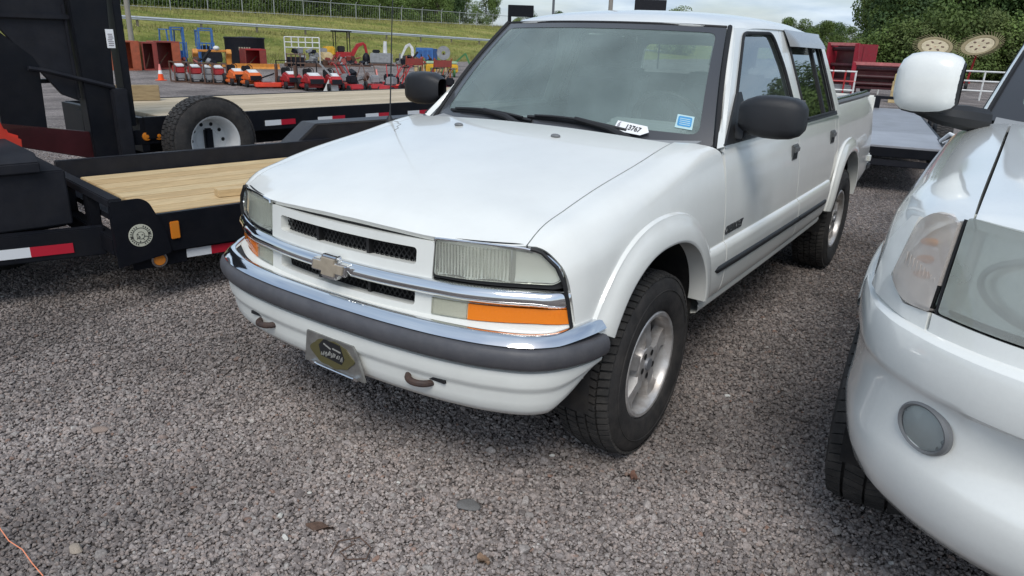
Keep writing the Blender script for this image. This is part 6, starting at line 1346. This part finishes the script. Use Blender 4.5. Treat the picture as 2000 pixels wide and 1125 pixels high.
for i, (x, y, lb_, m1, m2) in enumerate(((-22.5,20.3,'red walk behind tiller with black engine beside the white ramp',PR,BLK2),(-22.2,21.4,'red walk behind mower with grey engine behind the tiller',PR,GRYM),(-21.6,22.0,'orange red walk behind cutter between the red mowers',PORED,BLK2),(-20.8,22.2,'red walk behind mower with white cover',PR,WHM),(-20.2,23.0,'red walk behind sweeper at the far end of the row',PR,BLK2),(-23.6,21.0,'dark red edger partly hidden behind the tiller',RSTR,GRYM),(-21.0,21.2,'red power rake with a grey engine next to the cutter',PR,GRYM),(-20.0,21.9,'red brush cutter with brown handles near the mirror',PORED,BRN),(-22.8,22.9,'crimson aerator behind the middle of the row',PR,BLK2),(-19.6,22.1,'small red seeder with white hopper beside the sweeper',PR,WHM),(-19.4,23.2,'crimson trencher beside the pickup mirror',PR,BLK2))):
    o = place(thing('walk_behind_mower', lb_, 'mower'), x, y, .5-.2*i)
    MB().prism([(-.55,.10),(.30,.10),(.25,.30),(-.45,.32)], -.32, .32, 'x').build('deck', m1, o, bevel=.05); MB().b2((-.2,-.2,.32),(.2,.2,.66)).build('engine', m2, o, bevel=.06)
    for sx in (-.25,.25): MB().tube([(sx,.25,.2),(sx,.95,1.05),(sx*.9,1.15,1.08)], .025, 6).build('handle', BRN if i % 2 else PR, o)
    MB().tube([(-.25,.95,1.05),(.25,.95,1.05)], .025, 6).build('handle_bar', BLK, o); wheels(o, [(-.35,-.35),(.35,-.35)], .14, .08); wheels(o, [(-.35,.25),(.35,.25)], .2, .1)
for i, (x, y, lb_) in enumerate(((-22.6,24.3,'red folding steel rack behind the walk behind mowers'),(-20.6,24.0,'red folding steel rack next to the yellow planter'),(-19.0,25.4,'red folding steel rack by the pickup windscreen'))):
    o = place(thing('steel_rack', lb_, 'rack'), x, y, .3)
    for sx in (-.4,.4): MB().beam((sx,.0,0),(sx,-.35,1.45),.05,.05).build('upright', RSTO, o); MB().beam((sx,.45,0),(sx,.0,1.0),.05,.05).build('strut', BRN, o)
    MB().b2((-.42,-.36,1.05),(.42,-.26,1.36)).build('panel', RSTR, o, bevel=.02); MB().b2((-.42,-.05,.2),(.42,.0,.26)).build('cross_bar', RSTO, o)
# hay rakes
def hay_rake(x, y, label, cols, s=1, face=0, zc=1.9):
    o = place(thing('hay_rake', label, 'hay rake'), x, y, face); STR = mat('rake_straw', (.24,.195,.11), rough=.8, var=.2)
    for i, (dx, tilt) in enumerate(cols):
        Mx = Matrix.Translation((dx, 0, zc+.15*i)) @ Matrix.Rotation(tilt, 4, 'Y') @ Matrix.Rotation(rad(34), 4, 'X') @ Matrix.Diagonal((s, s, s, 1))
        d = MB().lathe([(-.02,.75),(.03,.80),(.03,.66),(-.02,.62)], axis='z', n=36, close=True).build('rake_wheel', STR, o, xf=Mx)
        MB().lathe([(0,.0),(.03,.25),(.02,.52),(0,.62)], axis='z', n=28).build('centre_disc', mat('rake_pale', (.44,.375,.25), rough=.7, var=.25, vscale=6), d, xf=Mx)
        b = MB()
        for k in range(40): a = 2*math.pi*k/40; b.beam((.78*math.cos(a),.78*math.sin(a),0),(1.05*math.cos(a+.22),1.05*math.sin(a+.22),.05),.018,.018)
        b.build('tines', STR, d, xf=Mx)
        b = MB()
        for k in range(6): a = k*1.05; b.box((.34*math.cos(a),.34*math.sin(a),.035),(.14,.09,.02),(0,0,a))
        b.build('disc_slots', BRN, d, xf=Mx); MB().beam((dx,0,zc+.15*i),(dx*.8,.3,.6),.12,.12).build('arm', PR, o)
    MB().b2((-1.2,.2,.5),(1.2,.4,.7)).build('frame', PR, o, bevel=.02); wheels(o, [(-1.0,.3),(1.0,.3)], .35, .2); return o
hay_rake(-2.9, 55.0, 'hay rake with two straw coloured tine wheels raised behind the white fence', ((-1.25,.10),(1.25,-.28)), 1.30, 0, 2.75)
hay_rake(-25.0, 41.0, 'hay rake with orange tan tine wheels beside the windscreen pillar', ((-.6,.3),(.9,.1),(.2,.2)), 1.0, .3, 1.7)
# red manure spreaders, rail fence, pallet, cultivator
PR0 = PR
def spreader(x, y, w, h, label, face):
    PR = paint('spreader_crimson', (.30,.012,.028)); RSTR = paint('spreader_inner_shade', (.05,.008,.012))  # inside gets a darker red, its shade put into the colour
    o = place(thing('manure_spreader', label, 'spreader'), x, y, face)
    MB().b2((-w/2,0,.5),(-w/2+.1,2.4,h)).build('side_panel', PR, o, bevel=.02); MB().b2((w/2-.1,0,.5),(w/2,2.4,h)).build('side_panel', PR, o, bevel=.02); MB().b2((-w/2,.7,.5),(w/2,.8,h-.1)).build('head_panel', RSTR, o, bevel=.02); MB().b2((-w/2,0,.45),(w/2,2.4,.55)).build('floor', RSTR, o)
    MB().prism([(-w/2-.12,.1),(-w/2+.18,.1),(-w/2+.05,h),(-w/2-.12,h+.05)], -.1, .1, 'y').build('end_post', PR, o, bevel=.02); MB().prism([(w/2-.05,.1),(w/2+.35,.1),(w/2+.12,h+.05),(w/2-.08,h)], -.1, .1, 'y').build('end_post', PR, o, bevel=.02)
    for k, z in enumerate(np.linspace(.7, h-.3, 3)): MB().lathe([(-w/2+.1,.11),(w/2-.1,.11)], (0,.25,z), 'x', 10).build('beater', RSTR, o)
    MB().b2((-w/2-.1,-.05,h-.12),(w/2+.1,.12,h+.05)).build('top_bar', paint('pale_red', (.50,.16,.16)), o, bevel=.02)
    wheels(o, [(-w/2-.2,1.4),(w/2+.2,1.4)], .5, .3); return o
spreader(-7.5, 43.5, 1.6, 2.7, 'tall red spreader hopper behind the pickup cab', -.5); spreader(-5.1, 41.0, 2.3, 1.75, 'low red spreader with open rear behind the pickup bed', 0)
o = place(thing('pipe_rack', 'small red and white pipe rack beside the low spreader', 'rack'), -6.8, 40.2)
for x in (-.8,-.3,.3,.8): MB().tube([(x,0,0),(x,0,1.35)], .05, 6).build('upright', PR if abs(x) < .5 else WHM, o)
for z in (.35,.8,1.3): MB().tube([(-.85,0,z),(.85,0,z)], .05, 6).build('rail', WHM if z != .8 else PR, o)
MB().b2((-.7,.2,.2),(.7,.7,.6)).build('block', GRYM, o, bevel=.04)
o = place(thing('pipe_fence', 'white pipe rail fence panel in front of the hay rake', 'fence'), -1.0, 45.0)
for x in np.linspace(-4.5, 4.5, 10): MB().tube([(x,0,0),(x,0,1.55)], .05, 6).build('post', WHM, o)
for z in (.5,1.0,1.5): MB().tube([(-4.6,0,z),(4.6,0,z)], .05, 6).build('rail', WHM, o)
o = place(thing('strapped_pallet', 'tan boxes on a pallet held by orange straps', 'pallet'), -3.4, 38.6); MB().b2((-.6,-.5,0),(.6,.5,.15)).build('pallet_base', PT, o, bevel=.01); MB().b2((-.55,-.45,.16),(.55,.45,1.0)).build('boxes', PT, o, bevel=.02); MB().b2((-.5,-.4,1.0),(.5,.4,1.35)).build('top_box', paint('pale_yellow', (.62,.52,.22)), o, bevel=.03)
for x in (-.3,.25): MB().b2((x-.04,-.463,.15),(x+.04,-.452,1.0)).build('strap', PO, o)
for i, (x, y, lb_) in enumerate(((-9.5,62,'red cultivator frame with black wheel behind the spreaders'),(-6.6,62.5,'red cultivator frame with round gauge wheel behind the low spreader'),(-4.0,63,'red cultivator frame beside the white mirror'))):
    o = place(thing('cultivator', lb_, 'cultivator'), x, y)
    MB().b2((-1.2,0,.95),(1.2,.15,1.15)).build('frame', PR, o, bevel=.02); wheels(o, [(-.9,-.2),(.5,-.2)], .42, .25)
    for k in range(6): MB().tube([(-1.1+.44*k,.05,1.0),(-1.1+.44*k,-.25,.7),(-1.1+.44*k,.0,.05)], .045, 6).build('tine', BRN if k % 2 else PR, o)
    MB().beam((-.2,0,1.1),(.1,.2,1.75),.12,.12).build('mast', PR, o)
o = place(thing('flatbed_deck', 'black rail of a low trailer before the red spreaders', 'trailer'), 0.0, 24.0, 0, -.7) if 0 else None
# dark hopper frames and poles rising over the pickup roof
o = place(thing('hopper_frame', 'black rectangular steel frame rising beside the pickup roof corner', 'frame'), -40.5, 59.5, 0, -1)
for x in (-1.15, 1.0): MB().b2((x-.17,-.15,0),(x+.17,.15,4.5)).build('leg', BLK, o)
MB().b2((-1.32,-.2,4.5),(1.17,.2,5.55)).build('box', BLK, o, bevel=.03); MB().b2((1.0,-.2,4.2),(1.6,.2,4.4)).build('bracket', BLK, o)
o = place(thing('sign_board', 'long black board on posts rising above the pickup roof', 'board'), -30.0, 66.0, 0, -1)
for x in (-1.2, 1.2): MB().b2((x-.08,-.1,0),(x+.08,.1,5.3)).build('leg', BLK, o)
MB().b2((-1.5,-.12,5.2),(1.5,.12,6.4)).build('board', BLK2, o, bevel=.03)
o = MB().tube([(0,0,0),(0,0,14)], [.13,.10], 8).build('lamp_pole', mat('grey_pole', (.12,.13,.14), rough=.5)); place(o, -37.2, 60.0, 0, -1); tag(o, 'slim dark grey metal pole rising behind the pickup roof', 'pole')
o = MB().tube([(0,0,0),(0,0,13)], [.23,.19], 10).b2((-.4,-.1,4.9),(.4,.1,5.05)).build('utility_pole', MATS['pole_wood']); place(o, -31.9, 61.5, 0, -1); tag(o, 'thick wooden pole rising behind the middle of the pickup roof', 'pole')

# tan tracked loader and clutter between the machines
o = place(thing('tracked_loader', 'small tan tracked loader standing between the white cage and the excavator', 'loader'), -42.3, 36.2, .4)
MB().prism([(-.7,.3),(.5,.3),(.6,.8),(.1,1.0),(-.5,.9)], -.4, .4, 'x').build('body', PT, o, bevel=.06)
for sx in (-.5, .5): MB().prism(rnd([(-.8,0),(.7,0),(.8,.35),(-.9,.35)], .12), sx-.12, sx+.12, 'x').build('track', RUBBER, o); MB().beam((sx*.8,.4,.9),(sx*.8,-1.0,.35),.08,.1).build('lift_arm', PT, o)
MB().prism([(-1.35,.05),(-.95,.1),(-.95,.5),(-1.05,.5)], -.6, .6, 'x').build('bucket', BRN, o, bevel=.02); MB().b2((-.25,.1,.95),(.25,.5,1.25)).build('engine', GRYM, o, bevel=.05)
rk = random.Random(21)
for i, (x, y, lb_) in enumerate(((-40.6,24.6,'low rusty pile of machine parts beside the ochre frame'),(-40.2,35.0,'dark pile of engine parts before the white cage'),(-40.8,38.0,'brown heap of parts before the mini excavator'),(-40.5,43.4,'black heap of drums and parts beside the compressor'),(-42.5,46.3,'dark heap of parts next to the pale boom lift'),(-36.0,41.6,'mixed heap of red and green parts behind the planter'),(-24.2,21.6,'small dark heap of parts behind the white ramp'))):
    o = place(thing('parts_heap', lb_, 'parts'), x, y)
    for k in range(13):
        m = rk.choice((BRN,BLK2,GRYM,RSTR,BLK2)) if i != 5 else rk.choice((PR,PG,BRN,BLK2)); c = (rk.uniform(-.9,.9), rk.uniform(-.3,.5), rk.uniform(.12,.62))
        if k % 3: MB().box(c, (rk.uniform(.15,.5), rk.uniform(.15,.4), rk.uniform(.12,.4)), (rk.uniform(-.5,.5), rk.uniform(-.5,.5), rk.uniform(0,3))).build('part', m, o, bevel=.02)
        else: MB().tube([c, (c[0]+rk.uniform(-.5,.5), c[1]+rk.uniform(-.2,.2), c[2]+rk.uniform(.1,.6))], rk.uniform(.03,.09), 8).build('pipe', m, o)
    MB().b2((-1,-.4,0),(1,.6,.14)).build('pallet', BRN, o, bevel=.01)
